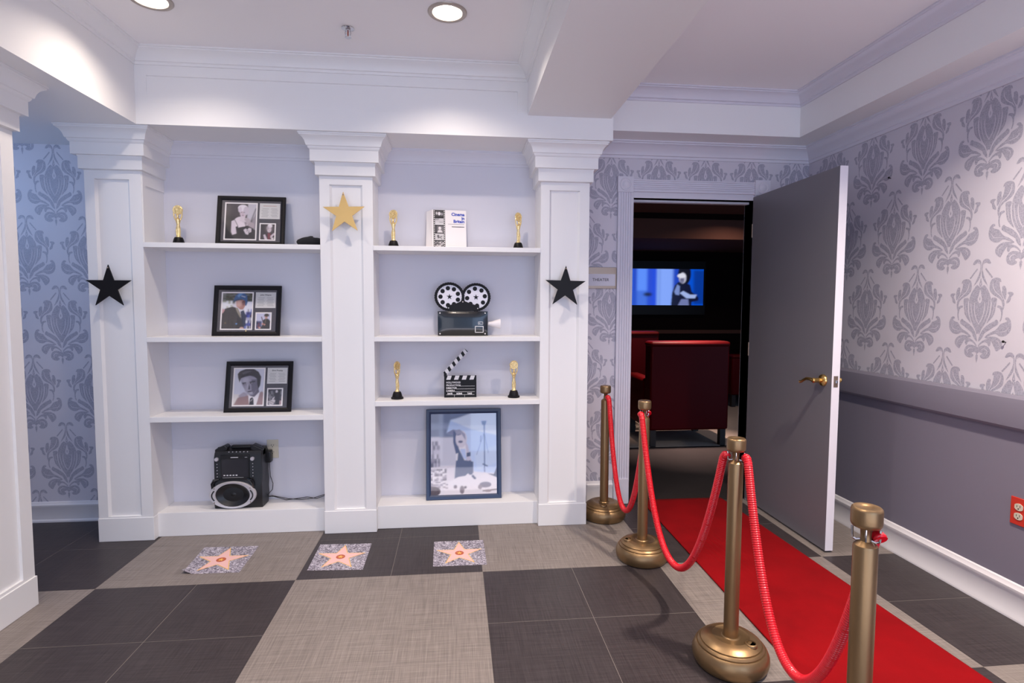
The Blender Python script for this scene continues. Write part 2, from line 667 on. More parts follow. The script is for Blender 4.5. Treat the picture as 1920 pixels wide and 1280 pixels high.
# ------------------------------------------------------------------ floor of vinyl tiles
fl = MB()
fl.box(-3.6, wR, YR, 3.70, -0.08, -0.0006)
floor = struct(fl.obj('floor', M['grout'], smooth=0))
T = 0.4553
TX, TY = -1.691, 2.692
tile_cache = {}
gap = 0.0009
for i in range(-5, 10):
    for j in range(-7, 3):
        x0, x1 = TX + i * T, TX + (i + 1) * T
        y0, y1 = TY + j * T, TY + (j + 1) * T
        x0, x1 = max(x0, -3.6), min(x1, wR)
        y0, y1 = max(y0, -0.6), min(y1, yW)
        if x1 - x0 < 0.03 or y1 - y0 < 0.03: continue
        light = ((i // 2) + (j // 2)) % 2 == 0
        key = (round(x1 - x0, 3), round(y1 - y0, 3), light)
        if key not in tile_cache:
            w, d = (x1 - x0) / 2 - gap, (y1 - y0) / 2 - gap
            b = 0.0006
            mb = MB()
            mb.add([(-w, -d, -0.002), (w, -d, -0.002), (w, d, -0.002), (-w, d, -0.002),
                    (-w, -d, -b), (w, -d, -b), (w, d, -b), (-w, d, -b),
                    (-w + b, -d + b, 0), (w - b, -d + b, 0), (w - b, d - b, 0), (-w + b, d - b, 0)],
                   [(0, 1, 5, 4), (1, 2, 6, 5), (2, 3, 7, 6), (3, 0, 4, 7), (4, 5, 9, 8), (5, 6, 10, 9), (6, 7, 11, 10), (7, 4, 8, 11), (8, 9, 10, 11)])
            o = mb.obj('tile', M['tile_light'] if light else M['tile_dark'], floor, smooth=0)
            tile_cache[key] = o.data
        else:
            o = bpy.data.objects.new('tile', tile_cache[key])
            COL.objects.link(o)
            o.parent = floor
        o.location = ((x0 + x1) / 2, (y0 + y1) / 2, 0)


# ------------------------------------------------------------------ damask wallpaper
def crom(pts, sub=2, closed=True):
    out = []
    n = len(pts)
    for i in range(n):
        p0, p1, p2, p3 = (Vector(pts[(i + k - 1) % n]) for k in range(4))
        for s in range(sub):
            t = s / sub
            q = 0.5 * ((2 * p1) + (p2 - p0) * t + (2 * p0 - 5 * p1 + 4 * p2 - p3) * t * t + (3 * p1 - p0 - 3 * p2 + p3) * t ** 3)
            out.append((q.x, q.y))
    return out


def stroke(pts, w):
    P = [Vector(p) for p in pts]
    L, R = [], []
    for i, p in enumerate(P):
        d = (P[min(i + 1, len(P) - 1)] - P[max(i - 1, 0)]).normalized()
        n = Vector((-d.y, d.x)) * w / 2 * (0.35 if i in (0, len(P) - 1) else 1)
        L.append(tuple(p + n))
        R.append(tuple(p - n))
    return L + R[::-1]


DARK = [
    [(73, 375), (51, 325), (25, 264), (14, 205), (20, 164), (47, 146), (75, 162), (97, 160), (92, 142), (73, 115), (40, 108), (12, 128), (3, 170), (3, 225), (9, 290), (40, 343), (72, 380)],
    [(126, 298), (48, 200), (40, 214), (114, 308)],
    [(253, 622), (260, 570), (248, 520), (224, 470), (208, 420), (200, 380), (200, 345), (213, 356), (210, 328), (188, 310), (142, 308), (108, 332), (97, 385), (106, 440), (146, 480), (195, 507), (228, 540), (240, 590), (243, 622)],
    [(268, 525), (273, 462), (266, 412), (247, 390), (227, 398), (230, 432), (224, 455), (240, 490), (256, 520)],
    [(278, 565), (312, 545), (322, 500), (340, 482), (335, 456), (292, 452), (284, 466), (300, 480), (292, 510), (278, 540)],
    [(246, 610), (222, 588), (190, 584), (188, 604), (212, 612), (230, 650), (231, 700), (221, 738), (232, 738), (244, 695), (246, 640)],
    [(0, 408), (14, 395), (38, 372), (75, 415), (106, 475), (117, 530), (116, 600), (105, 680), (75, 760), (34, 828), (0, 872)],
    [(182, 530), (172, 508), (128, 505), (120, 530), (130, 560), (124, 640), (110, 700), (84, 768), (125, 725), (160, 672), (173, 600)],
    [(275, 722), (278, 704), (305, 702), (330, 732), (339, 790), (325, 845), (280, 884), (225, 887), (190, 866), (140, 880), (90, 902), (74, 906), (84, 892), (130, 856), (180, 832), (215, 790), (232, 766), (280, 748), (294, 732)],
    [(205, 772), (204, 738), (185, 724), (165, 742), (120, 765), (60, 815), (20, 885), (6, 955), (35, 930), (58, 895), (68, 868), (110, 838), (160, 800)],
    [(72, 908), (130, 897), (180, 896), (225, 914), (256, 950), (257, 990), (234, 1020), (203, 1040), (186, 1010), (168, 982), (150, 950), (115, 924)],
    [(8, 992), (50, 945), (95, 926), (130, 928), (141, 952), (139, 985), (120, 997), (106, 966), (75, 956), (40, 976), (14, 1004)],
    [(0, 1016), (30, 1001), (80, 990), (125, 1010), (145, 1060), (129, 1105), (86, 1126), (48, 1118), (36, 1096), (60, 1076), (25, 1062), (8, 1076), (0, 1078)],
    [(0, 1080), (13, 1100), (12, 1130), (0, 1178)],
    [(0, 296), (12, 345), (15, 374), (0, 392)],
]
CUT = [
    stroke([(128, 345), (134, 395), (164, 450), (215, 492), (240, 530)], 7.9),
    [(0, 420), (12, 468), (24, 515), (16, 545), (0, 556)],
    stroke([(52, 548), (57, 600), (44, 680), (18, 745), (-6, 776)], 8.6),
    stroke([(98, 520), (92, 600), (74, 690), (44, 765)], 6.5),
    stroke([(310, 795), (290, 830), (250, 842), (170, 850)], 6.5),
    stroke([(100, 1085), (110, 1050), (78, 1024), (48, 1034)], 8.6),
    stroke([(60, 140), (30, 140), (16, 170), (14, 230)], 5.0),
    stroke([(230, 990), (222, 945), (176, 922)], 6.5),
    stroke([(156, 560), (152, 620), (136, 690)], 5.0),
    [(0, 345), (5, 362), (0, 376)],
]
UNIT = 0.477 / 1070


def build_motif():
    loops, kinds = [], []
    for k, src in ((0, DARK), (1, CUT)):
        for p in src:
            q = crom(p, 2) if len(p) > 4 else p
            for s in (1, -1):
                loops.append([(s * x * UNIT, (1178 - y) * UNIT) for x, y in q])
                kinds.append(k)
    loops.append([(s * x * UNIT * 0.55, (1178 - y) * UNIT) for s, x, y in ((1, 0, 488), (1, 14, 518), (1, 0, 536), (-1, 14, 518))])
    kinds.append(2)
    V, Fc = [], []
    for L in loops:
        n = len(V)
        if sum(L[i - 1][0] * L[i][1] - L[i][0] * L[i - 1][1] for i in range(len(L))) < 0: L = L[::-1]
        V += [Vector(p) for p in L]
        Fc.append(list(range(n, n + len(L))))
    ov, oe, of, _, _, orig = delaunay_2d_cdt(V, [], Fc, 0, 1e-6)
    tris = []
    for f, og in zip(of, orig):
        ks = {kinds[i] for i in og}
        if 2 in ks or (0 in ks and 1 not in ks):
            tris.append(tuple(f))
    return [(v.x, v.y) for v in ov], tris


MOT_V, MOT_F = build_motif()


def damask(mb, to3, a0, a1, z0, z1, anchor_a, anchor_z, P=0.350, Vp=0.831, holes=()):
    """lay the printed motifs over a wall rectangle (a along the wall, z up); a motif crossing the edge is trimmed"""
    def put(V, Fs):
        mb.add([to3(a, z) for a, z in V], Fs, 1)
    na = int((a1 - a0) / P) + 4
    nz = int((z1 - z0) / Vp) + 4
    for half in (0, 1):
        ia = math.floor((a0 - anchor_a) / P) - 1
        iz = math.floor((z0 - anchor_z) / Vp) - 1
        for i in range(ia, ia + na):
            for j in range(iz, iz + nz):
                ca = anchor_a + (i + 0.5 * half) * P
                cz = anchor_z + (j + 0.5 * half) * Vp
                lo_a, hi_a, lo_z, hi_z = ca - 0.155, ca + 0.155, cz, cz + 0.48
                if hi_a < a0 or lo_a > a1 or hi_z < z0 or lo_z > z1: continue
                if any(lo_a > h[0] and hi_a < h[1] and lo_z > h[2] and hi_z < h[3] for h in holes): continue
                V = [(ca + x, cz + y) for x, y in MOT_V]
                if lo_a >= a0 and hi_a <= a1 and lo_z >= z0 and hi_z <= z1:
                    put(V, MOT_F)
                    continue
                bm = bmesh.new()
                bv = [bm.verts.new((x, y, 0)) for x, y in V]
                for f in MOT_F:
                    bm.faces.new([bv[k] for k in f])
                for co, no in (((a0, 0, 0), (-1, 0, 0)), ((a1, 0, 0), (1, 0, 0)), ((0, z0, 0), (0, -1, 0)), ((0, z1, 0), (0, 1, 0))):
                    bmesh.ops.bisect_plane(bm, geom=bm.verts[:] + bm.edges[:] + bm.faces[:], plane_co=co, plane_no=no, clear_outer=True)
                bm.verts.index_update()
                put([(v.co.x, v.co.y) for v in bm.verts], [tuple(v.index for v in f.verts) for f in bm.faces])
                bm.free()


EPS = 0.0004
# right wall: papered above the rail, painted below
mb = MB()
mb.box(wR, wR + 0.12, YR, yW, 0.0, 2.75, 0)
damask(mb, lambda a, z: (wR - EPS, a, z), 0.9, yW - 0.001, 0.95, 2.31, 2.301, 1.911)
wall_right = struct(mb.obj('wall_right', [M['wp'], M['wp_ink']], smooth=0, fix=False))
mb = MB().box(wR - 0.004, wR, YR, yW, 0.0, 0.83)
mb.obj('wainscot', M['wain'], wall_right, smooth=0)
mb = MB().sweep([(wR - 0.004, YR), (wR - 0.004, yW)], [(0, 0.812), (0.016, 0.814), (0.026, 0.826), (0.028, 0.85), (0.028, 0.925), (0.024, 0.948), (0.012, 0.960), (0, 0.962)])
mb.obj('chair_rail', M['wain'], wall_right)

# back wall: papered strips either side of the bookcase, door opening
OX0, OX1, OZ = 1.156, 2.003, 2.052
mb = MB()
mb.box(-3.6, OX0, yW, 3.70, 0, 2.75)
mb.box(OX1, wR + 0.12, yW, 3.70, 0, 2.75)
mb.box(OX0, OX1, yW, 3.70, OZ, 2.75)
damask(mb, lambda a, z: (a, yW - EPS, z), -2.95, -1.95, 0.12, zHB, -2.376, 0.140, P=0.334)
damask(mb, lambda a, z: (a, yW - EPS, z), 0.76, 1.10, 0.12, 2.31, 1.015, 1.908, P=0.3215)
damask(mb, lambda a, z: (a, yW - EPS, z), 1.10, wR, 2.06, 2.31, 1.015, 1.908, P=0.3215)
wall_back = struct(mb.obj('wall_back', [M['wp'], M['wp_ink']], smooth=0, fix=False))

mb = MB().box(-3.72, -3.6, YR, 3.70, 0, 2.75)
wall_left = struct(mb.obj('wall_left', M['wp'], smooth=0))

BBP = [(0, 0), (0.018, 0), (0.018, 0.012), (0.012, 0.022), (0.012, 0.112), (0.016, 0.120), (0.016, 0.134), (0.010, 0.142), (0.007, 0.152), (0.0, 0.157)]
bb = MB().sweep([(wR - 0.004, YR), (wR - 0.004, yW)], BBP)
struct(bb.obj('baseboard_right', M['trim']))
bb = MB().sweep([(-2.2 + 0.4, yW), (-3.6, yW)], [(o, z * 0.8) for o, z in BBP])
struct(bb.obj('baseboard_left', M['trim']))
bb = MB().sweep([(1.075, yW), (0.8, yW)], BBP)
struct(bb.obj('baseboard_back', M['trim']))

# ------------------------------------------------------------------ ceiling with trays, beams and crown mouldings
mb = MB()
def holed(mb, x0, x1, y0, y1, z, holes):
    loops = [[(x0, y0), (x1, y0), (x1, y1), (x0, y1)]] + [ellipse(hx, hy, .066, .066, 32) for hx, hy in holes]
    V, Fs = [], []
    for L in loops:
        Fs.append(list(range(len(V), len(V) + len(L))))
        V += [Vector(p) for p in L]
    ov, _, of, _, _, og = delaunay_2d_cdt(V, [], Fs, 0, 1e-6)
    mb.add([(v.x, v.y, z) for v in ov], [tuple(f) for f, g in zip(of, og) if list(g) == [0]])


holed(mb, BXL, BXR, YR, yH + 0.4, zCE, [(a, b) for a, b, _ in DOWN])
mb.box(BXL, BXR, YR, yH + 0.4, zCE + .12, zCE + 0.16)
mb.box(BXR2, SOX, YR, SOY, zCE, zCE + 0.05)
ceiling = struct(mb.obj('ceiling', M['ceil'], smooth=0))
MB().box(-3.6, BXL, YR, yW, zHB, zCE + 0.05).obj('beam', M['white'], ceiling, smooth=0)
MB().box(BXR, BXR2, YR, yH, zBM, zCE + 0.05).obj('beam', M['white'], ceiling, smooth=0)
mb = MB()
mb.box(HXR, SOX, SOY, yW, zBM, zCE + 0.05)
mb.box(SOX, wR, YR, yW, zBM, zCE + 0.05)
mb.obj('soffit', M['white'], ceiling, smooth=0)


def crown(z0, z1, pr):
    h = z1 - z0
    return [(0, z0), (pr * .10, z0), (pr * .14, z0 + h * .06), (pr * .14, z0 + h * .16), (pr * .24, z0 + h * .20), (pr * .26, z0 + h * .28),
            (pr * .34, z0 + h * .42), (pr * .52, z0 + h * .62), (pr * .78, z0 + h * .78), (pr * .88, z0 + h * .82), (pr * .90, z0 + h * .88), (pr, z0 + h * .91), (pr, z1), (0, z1)]


mb = MB().sweep([(BXR, YR), (BXR, yH), (BXL, yH), (BXL, YR)], crown(2.583, zCE, 0.062))
mb.obj('crown_molding', M['white'], ceiling)
mb = MB().sweep([(SOX, YR), (SOX, SOY), (BXR2, SOY), (BXR2, YR)], crown(2.584, zCE, 0.07))
mb.obj('crown_molding', M['rtrim'], ceiling)
mb = MB().sweep([(wR, YR), (wR, yW), (HXR, yW)], crown(2.305, zBM, 0.085))
mb.obj('crown_molding', M['rtrim'], ceiling)

# ------------------------------------------------------------------ built-in bookcase
case = tag(empty('built_in_bookcase', (0, yC, 0)), 'white built-in bookcase with three panelled columns, six shelves and two plinths', 'bookcase')
LY = -yC      # local y = world y - yC


def frame_box(mb, x0, x1, y0, y1, z0, z1, px0, px1, pz0, pz1, dep, foot=None):
    """box whose front (y0) carries a sunken panel"""
    v = [(x0, y0, z0), (x1, y0, z0), (x1, y0, z1), (x0, y0, z1), (px0, y0, pz0), (px1, y0, pz0), (px1, y0, pz1), (px0, y0, pz1),
         (px0 + .003, y0 + (dep if foot is None else foot), pz0 + .003), (px1 - .003, y0 + (dep if foot is None else foot), pz0 + .003), (px1 - .003, y0 + dep, pz1 - .003), (px0 + .003, y0 + dep, pz1 - .003),
         (x0, y1, z0), (x1, y1, z0), (x1, y1, z1), (x0, y1, z1)]
    f = [(0, 1, 5, 4), (1, 2, 6, 5), (2, 3, 7, 6), (3, 0, 4, 7), (4, 5, 9, 8), (5, 6, 10, 9), (6, 7, 11, 10), (7, 4, 8, 11), (8, 9, 10, 11),
         (0, 12, 13, 1), (1, 13, 14, 2), (2, 14, 15, 3), (3, 15, 12, 0), (13, 12, 15, 14)]
    return mb.add(v, f)


CAPROF = [(0, 2.060), (.018, 2.064), (.018, 2.128), (.022, 2.134), (.022, 2.1345), (.040, 2.1345), (.040, 2.196), (.044, 2.200), (.048, 2.206), (.050, 2.213), (.056, 2.216), (.058, 2.224), (.062, 2.238), (.070, 2.252), (.082, 2.262), (.086, 2.264), (.087, 2.270), (.091, 2.271), (.091, 2.2795), (0, 2.2795)]


def column(x0, x1, p0, p1, ybk):
    mb = MB()
    frame_box(mb, x0, x1, 0, ybk - yC, 0, 2.279, p0, p1, 0.142, 2.015, 0.012)
    c = mb.obj('column', M['white'], case, smooth=0)
    mb = MB().sweep([(x0, ybk - yC), (x0, 0), (x1, 0), (x1, ybk - yC)], CAPROF, left=False)
    mb.obj('capital', M['white'], c)
    mb = MB().box(x0 - .003, x1 + .003, -.004, .05, 0.0005, 0.134)
    mb.obj('plinth', M['white'], c, smooth=0, bevel=.002)
    mb = MB()
    for a, b in ((p0, p0 + .012), (p1 - .012, p1)):
        mb.add([(a, .001, .145), (a if a == p0 else a, .0119, .145), (b, .0119, .145), (b, .001, .145) if b == p1 else (b, .0119, .145)] +
               [(a, .001, 2.012), (a, .0119, 2.012), (b, .0119, 2.012), (b, .001, 2.012) if b == p1 else (b, .0119, 2.012)],
               [(0, 4, 6, 2) if a == p0 else (1, 5, 7, 3)])
    mb.obj('panel_bead', M['white'], c, smooth=0, fix=False)
    return c


cL, cC, cR = (-1.999, -1.710), (-0.765, -0.471), (0.497, 0.788)
column(*cL, -1.949, -1.771, 3.56)
column(*cC, -0.710, -0.528, yB)
column(*cR, 0.549, 0.731, 3.56)
# raised stile and rail on the left column's inner face
mb = MB().box(cL[1], cL[1] + .006, .004, .034, 1.679, 2.06).box(cL[1], cL[1] + .006, .034, .23, 1.99, 2.06)
mb.obj('side_panel', M['white'], case, smooth=0)
MB().box(cL[1], cR[0], yB - yC, yB - yC + .02, 0.0, 2.30).obj('back_panel', M['shelf_back'], case, smooth=0)
mb = MB()
frame_box(mb, BXL, BXR, yH - yC, 3.56 - yC, zHB, zCE, -1.612, 0.346, 2.39, 2.531, 0.007, 0.0002)
mb.box(BXR, HXR, yH - yC, 3.56 - yC, zHB, zCE)
mb.obj('header', M['white'], case, smooth=0)
for a, b in ((cL[1], cC[0]), (cC[1], cR[0])):
    mb = MB().sweep([(b, yB - yC), (a, yB - yC)], crown(2.197, zHB, 0.05))
    mb.obj('crown_molding', M['shelf_back'], case)
    MB().box(a, b, yP - yC, yB - yC, 0.0005, 0.139).obj('plinth', M['white'], case, smooth=0, bevel=.002)
SHELF = {'L1': (1.650, 1.677), 'L2': (1.127, 1.154), 'L3': (.675, .705), 'R1': (1.650, 1.677), 'R2': (1.127, 1.154), 'R3': (.749, .778)}
for k, (z0, z1) in SHELF.items():
    a, b = (cL[1], cC[0]) if k[0] == 'L' else (cC[1], cR[0])
    MB().box(a, b, yS - yC + (.001 if k[0] == 'R' else 0), yB - yC, z0, z1).obj('shelf', M['white'], case, smooth=0, bevel=.0015)

# panelled column at the left edge, nearer the viewer
fc = tag(empty('column', (-1.86, 2.57, 0)), 'white panelled column nearest the viewer with stepped capital', 'column')
FX0, FX1, FY0, FY1 = -0.33, 0.0, -0.60, 0.0
mb = MB()
mb.box(FX0, FX1 - .012, FY0, FY1, 0, 2.279)
# face frame standing proud of the recessed panel on the x+ side
for y0, y1, z0, z1 in ((FY1 - .065, FY1, 0, 2.06), (FY0, FY0 + .065, 0, 2.06), (FY0 + .065, FY1 - .065, 1.99, 2.06), (FY0 + .065, FY1 - .065, 0, .145)):
    mb.box(FX1 - .012, FX1, y0, y1, z0, z1)
mb.obj('shaft', M['white'], fc, smooth=0)
mb = MB().sweep([(FX0, FY1), (FX1, FY1), (FX1, FY0), (FX0, FY0)], CAPROF, left=True)
mb.obj('capital', M['white'], fc)
MB().box(FX0, FX1 + .006, FY0 - .006, FY1 + .006, 0.0005, 0.132).obj('plinth', M['white'], fc, smooth=0, bevel=.002)

# ------------------------------------------------------------------ door, casing
d1 = struct(empty('door_1', (2.004, 3.575, 0)), 'open grey door with a white edge')
DH = 2.072
mb = MB()
mb.box(-.010, .035, -.845, .0, .012, DH)
o = mb.obj('leaf', [M['door'], M['door_edge']], d1, smooth=0)
for p in o.data.polygons:
    if p.normal.y < -.9: p.material_index = 1
h = empty('door_handle', (-.010, -.778, .938))
h.parent = d1
MB().lathe([(0.033, 0), (0.033, -.004), (0.030, -.010), (0.020, -.014), (0.014, -.016)], 28, axis='x').obj('rose', M['brass'], h)
mb = MB().lathe([(0.013, -.012), (0.013, -.05), (.0145, -.053), (.0145, -.060), (0.010, -.066)], 20, axis='x')
mb.tube([(-.058, 0, 0), (-.060, .025, .004), (-.060, .055, .003), (-.060, .080, -.008), (-.060, .100, -.020), (-.061, .112, -.022)], [.0095, .0095, .0085, .008, .0075, .0085], 12)
mb.obj('lever', M['brass'], h)
h2 = empty('door_handle', (.035, -.778, .938))
h2.parent = d1
MB().lathe([(0.033, 0), (0.033, .004), (0.030, .010), (0.020, .014), (0.014, .016)], 28, axis='x').obj('rose', M['brass'], h2)
mb = MB().lathe([(0.013, .012), (0.013, .045), (.0145, .05), (0.010, .058)], 20, axis='x')
mb.tube([(.052, 0, 0), (.054, .03, .003), (.054, .07, -.004), (.054, .11, -.02)], [.0095, .009, .008, .008], 12)
mb.obj('lever', M['brass'], h2)
MB().box(.001, .025, -.8465, -.845, .908, .968).obj('latch_plate', M['steel'], d1, smooth=0)
MB().box(.007, .019, -.856, -.846, .930, .947).obj('latch_bolt', M['chrome'], d1, smooth=0, bevel=.002)
for z in (.25, 1.05, 1.85):
    MB().lathe([(.006, z - .045), (.006, z + .045)], 12, c=(-.008, .004, 0)).obj('hinge', M['steel'], d1)

t1 = struct(empty('trim_1', (0, yW, 0)), 'fluted door casing with corner blocks')


def fluted(w, dep=.018, n=5):
    pts = [(0, 0), (0, -dep), (w * .06, -dep)]
    for k in range(n):
        a = w * (.08 + .84 * k / n)
        b = w * (.08 + .84 * (k + 1) / n)
        pts += [(a + (b - a) * .12, -dep), (a + (b - a) * .3, -dep + .006), (a + (b - a) * .7, -dep + .006), (a + (b - a) * .88, -dep)]
    return pts + [(w * .94, -dep), (w, -dep), (w, 0)]


CW = .097
for x0 in (OX0 - CW, OX1):
    mb = MB().prism([(x0 + a, b) for a, b in fluted(CW)], .172, 2.084, 'xy')
    mb.obj('casing_side', M['rtrim'], t1, smooth=0)
    MB().box(x0 - .004, x0 + CW + .002, -.024, 0, .0005, .172).obj('plinth_block', M['rtrim'], t1, smooth=0, bevel=.002)
    mb = MB().box(x0 - .005, x0 + CW + .003, -.026, 0, 2.084, 2.184)
    mb.lathe([(.042, 0), (.040, -.004), (.034, -.005), (.030, -.002), (.024, -.002), (.018, -.006), (.008, -.008), (0, -.008)], 24, c=(x0 + CW / 2, -.026, 2.134), axis='y')
    mb.obj('corner_block', M['rtrim'], t1, smooth=30)
pf = fluted(CW * .82)
mb = MB().add([(OX0 + .003, b, 2.09 + a) for a, b in pf] + [(OX1 - .005, b, 2.09 + a) for a, b in pf],
              [(i, i + 1, i + 1 + len(pf), i + len(pf)) for i in range(len(pf) - 1)])
mb.obj('casing_head', M['rtrim'], t1, smooth=0)
mb = MB().box(OX0 - .001, OX0 + .012, -.002, .118, 0, OZ + .036).box(OX1 - .0, OX1 + .014, .004, .118, 0, OZ + .036).box(OX0 + .012, OX1, -.002, .118, OZ, OZ + .038)
mb.box(OX0 + .012, OX1, .06, .10, OZ - .014, OZ)
mb.obj('jamb', M['rtrim'], t1, smooth=0)

# ------------------------------------------------------------------ theater beyond the door
TXA, TXB, TYB = -0.6, 4.9, 8.0
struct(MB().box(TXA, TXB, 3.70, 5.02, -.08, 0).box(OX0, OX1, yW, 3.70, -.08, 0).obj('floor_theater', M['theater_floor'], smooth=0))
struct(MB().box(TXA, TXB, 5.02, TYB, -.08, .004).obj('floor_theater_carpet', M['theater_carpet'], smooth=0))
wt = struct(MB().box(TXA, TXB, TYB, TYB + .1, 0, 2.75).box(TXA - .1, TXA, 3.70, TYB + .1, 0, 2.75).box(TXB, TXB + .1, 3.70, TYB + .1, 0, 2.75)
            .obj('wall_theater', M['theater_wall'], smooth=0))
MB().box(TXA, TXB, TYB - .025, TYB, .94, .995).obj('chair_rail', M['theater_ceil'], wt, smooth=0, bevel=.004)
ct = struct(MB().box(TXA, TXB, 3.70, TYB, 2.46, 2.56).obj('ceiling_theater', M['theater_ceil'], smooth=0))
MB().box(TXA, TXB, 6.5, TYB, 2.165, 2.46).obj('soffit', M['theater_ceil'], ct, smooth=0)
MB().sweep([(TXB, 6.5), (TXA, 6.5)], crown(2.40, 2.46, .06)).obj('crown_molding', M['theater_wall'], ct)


def club_chair(name, loc, w, h, label, rot=0):
    t = tag(empty(name, loc, (0, 0, rot)), label, 'armchair', 'red armchairs in the theater')
    W = w / 2
    o = MB().box(-W + .005, W - .005, 0.0, .17, .16, h - .03).obj('backrest', M['red_chair'], t, bevel=.02)
    MB().box(-W, W, -.008, .185, h - .055, h).obj('top_roll', M['red_chair'], t, bevel=.025)
    MB().box(-W + .12, W - .12, .17, .70, .18, .40).obj('seat', M['red_chair'], t, bevel=.02)
    MB().box(-W + .13, W - .13, .18, .70, .40, .50).obj('seat_cushion', M['red_chair'], t, bevel=.03)
    for s in (-1, 1):
        MB().box(*(sorted((s * W, s * (W - .13)))), .1705, .70, .16, .64).obj('armrest', M['red_chair'], t, bevel=.03)
        for yy in (.02, .62):
            MB().box(*(sorted((s * (W - .02), s * (W - .075)))), yy, yy + .055, 0, .165).obj('leg', M['dark_wood'], t)
    return t


club_chair('armchair', (2.215, 5.0, .0), .79, 1.01, 'nearest red armchair seen from behind through the doorway')
for ch in bpy.data.objects['armchair'].children: pass
club_chair('armchair', (1.95, 6.25, .004), .86, 1.045, 'red armchair half hidden behind the nearest armchair, under the lit screen')
club_chair('armchair', (4.0, 6.95, .004), .70, .70, 'low red armchair beside the open door leaf, farthest into the theater')
tag(MB().box(1.72, 2.05, 5.78, 6.14, .505, .53).box(1.78, 1.98, 5.84, 6.10, .004, .02).tube([(1.88, 5.97, .02), (1.88, 5.97, .51)], .02, 12)
    .obj('side_table', M['chrome'], bevel=.006), 'small chrome-edged side table by the hidden red armchair', 'table')

tv = tag(empty('television', (3.02, 7.94, 0)), 'wall-mounted television showing a woman in a blue-lit film scene', 'television')
MB().box(-.69, .69, -.02, .055, 1.22, 2.02).obj('bezel', M['black'], tv, smooth=0, bevel=.006)
c = Canvas(110, 60, (14, 40, 150))
c.rect(0, 0, 1, 1, (20, 70, 200))
c.rect(0.0, 0, .17, 1, (40, 110, 240)).rect(.17, 0, .22, 1, (20, 60, 190)).rect(.22, 0, .34, 1, (90, 140, 250)).rect(.34, 0, .40, 1, (30, 70, 210))
c.rect(.12, .60, .36, 1, (30, 80, 200), .6).ell(.35, .70, .05, .05, (6, 12, 50))
c.rect(.40, 0, .455, 1, (20, 70, 220)).rect(.455, 0, .475, 1, (150, 190, 255))
c.rect(.475, 0, .485, 1, (20, 60, 180)).rect(.485, 0, .64, 1, (130, 165, 250)).rect(.64, 0, .79, 1, (26, 66, 190))
c.rect(.82, 0, 1, 1, (0, 80, 210)).rect(.88, .04, 1, .96, (4, 54, 150))
c.blur(6)
c.ell(.772, .14, .075, .30, (14, 14, 30))
c.poly([(.62, 1), (.63, .66), (.66, .46), (.70, .36), (.78, .36), (.84, .44), (.86, .62), (.94, .78), (.94, .86), (.86, .90), (.86, 1)], (14, 18, 50))
c.poly([(.655, .62), (.69, .42), (.72, .48), (.715, .72), (.67, .70)], (120, 140, 200))
c.poly([(.72, .66), (.76, .60), (.84, .70), (.92, .70), (.90, .80), (.80, .80)], (160, 180, 230))
c.poly([(.70, 1), (.74, .82), (.82, .82), (.83, 1)], (110, 120, 170))
c.ell(.750, .25, .042, .15, (190, 190, 210)).ell(.745, .31, .026, .085, (120, 120, 150)).ell(.738, .19, .05, .06, (220, 220, 235))
c.line(.73, .30, .742, .30, .02, (40, 40, 70)).line(.752, .30, .762, .30, .02, (40, 40, 70))
c.blur(1)
c.obj('screen', M['tv_print'], tv, -.655, .655, 1.365, 1.90, -.022)

# ------------------------------------------------------------------ recessed lights and sprinkler
def downlight(x, y, label=None):
    t = empty('recessed_light', (x, y, zCE))
    tag(t, label, 'light', 'recessed ceiling lights')
    MB().lathe([(.066, .004), (.066, -.003), (.069, -.006), (.085, -.006), (.0885, -.003), (.089, .0005)], 40, cap=False).obj('trim_ring', M['nickel_trim'], t, smooth=60)
    MB().lathe([(.066, .0), (.064, .03), (.058, .052), (.050, .060)], 40, cap=False).obj('reflector', M['reflector'], t, smooth=60, fix=False)
    MB().lathe([(0.0, .0495), (.046, .0495), (.052, .052), (.053, .062), (0, .062)], 32).obj('lamp_lens', M['lamp_lens'], t)
    return t


downlight(-.036, 2.604, 'round recessed ceiling light nearest the sprinkler, its whole ring in view')
downlight(-1.325, 2.640, 'round recessed ceiling light over the left bay, cut off by the picture edge')
downlight(-.036, 1.0, 'round recessed ceiling light overhead, nearer the viewer than the sprinkler, right one')
downlight(-1.325, 1.0, 'round recessed ceiling light overhead, nearer the viewer than the sprinkler, left one')
sp = tag(empty('sprinkler', (-.514, 2.80, zCE)), 'small chrome sprinkler head hanging from the white tray ceiling', 'sprinkler')
MB().lathe([(.030, 0), (.030, -.003), (.018, -.007), (.012, -.008), (.012, -.014)], 24).obj('escutcheon', M['chrome'], sp)
mb = MB()
for s in (-1, 1):
    mb.tube([(s * .010, 0, -.010), (s * .013, 0, -.022), (s * .009, 0, -.038), (0, 0, -.042)], .0025, 8)
mb.obj('frame_arm', M['chrome'], sp)
MB().tube([(0, 0, -.010), (0, 0, -.040)], .003, 8).obj('bulb', mat('sprinkler_bulb', (150, 60, 40), .2), sp)
MB().lathe([(0, -.042), (.013, -.042), (.016, -.044), (.013, -.0455), (0, -.0455)], 20).obj('deflector', M['chrome'], sp)


# ------------------------------------------------------------------ wall stars
def wall_star(cx, cz, R, m, label, tilt):
    t = tag(empty('star_ornament', (cx, yC - .044, cz), (0, tilt, 0)), label, 'star', 'flat star ornaments on the bookcase columns')
    MB().prism(star_pts(0, 0, R), 0, .008).obj('star', m, t, smooth=0, bevel=.001)
    MB().lathe([(.004, -.001), (.004, -.003), (.002, -.004)], 12, c=(0, 0, R * .86), axis='y').obj('nail', M['steel'], t)
    MB().tube([(0, .008, 0), (0, .055, 0)], .012, 10).obj('spacer', m, t)
    return t


